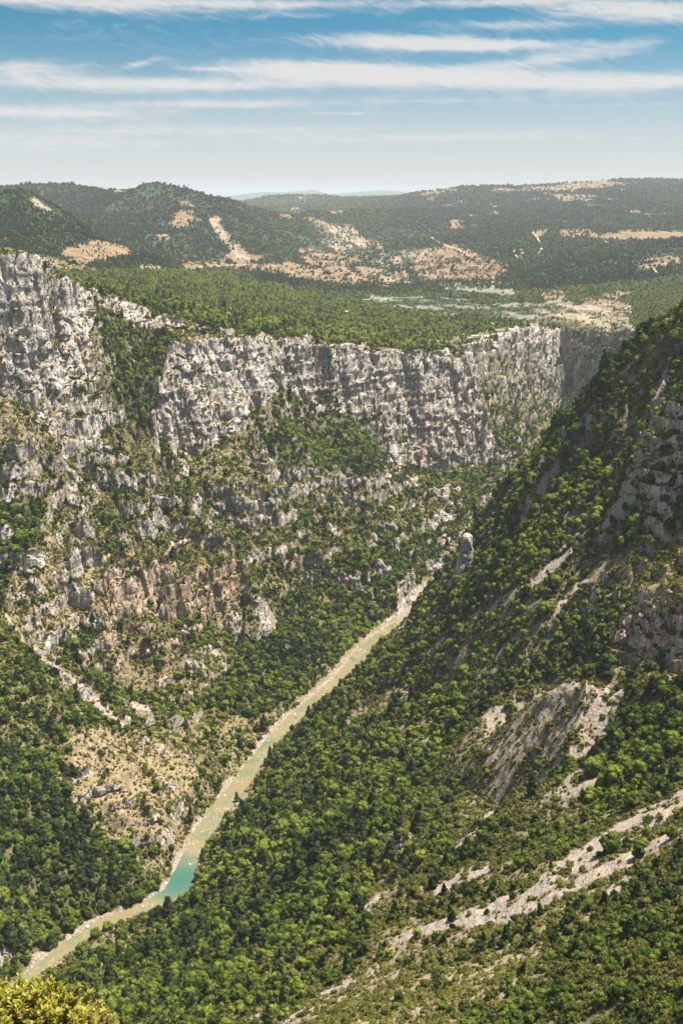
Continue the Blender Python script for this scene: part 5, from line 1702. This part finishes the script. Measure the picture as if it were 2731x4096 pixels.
def bush(name, base, rx, ry, rz_, nspr, cols_, label, seed, tilt=0.0, leaf=0.024):
    r = np.random.default_rng(seed)
    e = empty(name, base)
    lv, lf_, tone_, tv, tf = [], [], [], [], []
    for s_ in range(nspr):
        a = r.uniform(0, 2 * pi); el_ = r.uniform(0.02, 1) ** 0.6 * pi / 2
        d = Vector((cos(a) * cos(el_) * rx, sin(a) * cos(el_) * ry, sin(el_) * rz_))
        tip = d * r.uniform(.55, 1.04)
        tip += Vector((r.normal() * .02, r.normal() * .02, r.normal() * .015))
        up = (d.normalized() * .6 + Vector((r.normal() * .25, r.normal() * .25, .9))).normalized()
        ln = r.uniform(.06, .16)
        st = tip - up * ln
        v2, f2 = tube([Vector((0, 0, 0)).lerp(st, .45), st, tip], [.004, .0025, .001], 4)
        tf += [tuple(q + len(tv) for q in f) for f in f2]; tv += v2
        tn = np.clip(r.normal(.5, .22), 0, 1)
        nl = int(r.integers(16, 30))
        for k in range(nl):
            t_ = (k + r.uniform(0, 1)) / nl
            p = st.lerp(tip, t_)
            an = k * 2.4 + r.uniform(-.5, .5)
            o1 = up.orthogonal().normalized(); o2 = up.cross(o1)
            out = (o1 * cos(an) + o2 * sin(an)) * .8 + up * r.uniform(.3, .9)
            out.normalize()
            sd2 = out.cross(up + Vector((.01, .02, 0))).normalized()
            L_ = leaf * r.uniform(.7, 1.5); w_ = L_ * .27
            b0 = len(lv)
            nrm = sd2.cross(out)
            lv += [p, p + out * L_ * .5 + sd2 * w_ + nrm * w_ * .4, p + out * L_, p + out * L_ * .5 - sd2 * w_ + nrm * w_ * .4]
            lf_ += [(b0, b0 + 1, b0 + 2), (b0, b0 + 2, b0 + 3)]
            tone_ += [tn + r.normal() * .07] * 4
    m, t = new_mat(name + "_leaves")
    cr = t.new('ShaderNodeValToRGB')
    t.put(cr.inputs[0], t.attr('own'))
    els = cr.color_ramp.elements
    while len(els) < len(cols_):
        els.new(.5)
    for q_, (pp, c) in zip(els, cols_):
        q_.position = pp; q_.color = (*c, 1)
    d = t.new('ShaderNodeBsdfPrincipled'); t.put(d.inputs['Base Color'], cr.outputs[0]); d.inputs['Roughness'].default_value = .5
    tr = t.new('ShaderNodeBsdfTranslucent'); t.put(tr.inputs[0], cr.outputs[0])
    mx = t.new('ShaderNodeMixShader'); mx.inputs[0].default_value = .35
    t.l.new(d.outputs[0], mx.inputs[1]); t.l.new(tr.outputs[0], mx.inputs[2])
    o = t.new('ShaderNodeOutputMaterial'); t.l.new(mx.outputs[0], o.inputs[0])
    mesh_obj('foliage', lv, np.array(lf_), m, False, parent=e, attrs={'own': np.clip(tone_, 0, 1)})
    mesh_obj('twigs', tv, tf, M_BARK, False, parent=e)
    return tag(e, label, 'shrub')


YB = 5.2
bb = Vector(P(70, 2470, YB))
bush('box_shrub', bb, .56, .45, .52, 1700, [(0, (.10, .10, .012)), (.35, (.26, .25, .02)), (.65, (.36, .33, .03)), (.9, (.45, .39, .05)), (1, (.50, .28, .12))],
     'yellow green leafy bush in the very foreground at the bottom left', 5)
bb = Vector(P(236, 2430, YB - .1))
bush('dry_shrub', bb, .14, .16, .25, 130, [(0, (.08, .075, .015)), (.4, (.22, .19, .03)), (.65, (.36, .22, .07)), (1, (.45, .22, .10))],
     'small reddish twiggy bush right of the yellow green foreground bush', 11, leaf=.013)

# ------------------------------------------------------------------ the air
m, t = new_mat("air")
pv = t.new('ShaderNodeVolumePrincipled')
pv.inputs['Color'].default_value = (0.86, 0.93, 1.0, 1)
pv.inputs['Density'].default_value = 2.7e-5
pv.inputs['Anisotropy'].default_value = 0.1
o = t.new('ShaderNodeOutputMaterial')
t.l.new(pv.outputs[0], o.inputs['Volume'])
hz = mesh_obj('haze', *box(-27500, 27500, -700, 57600, -8, 900), m)
tag(hz, kind='stuff')
print("done", round(time.time() - T0, 1))
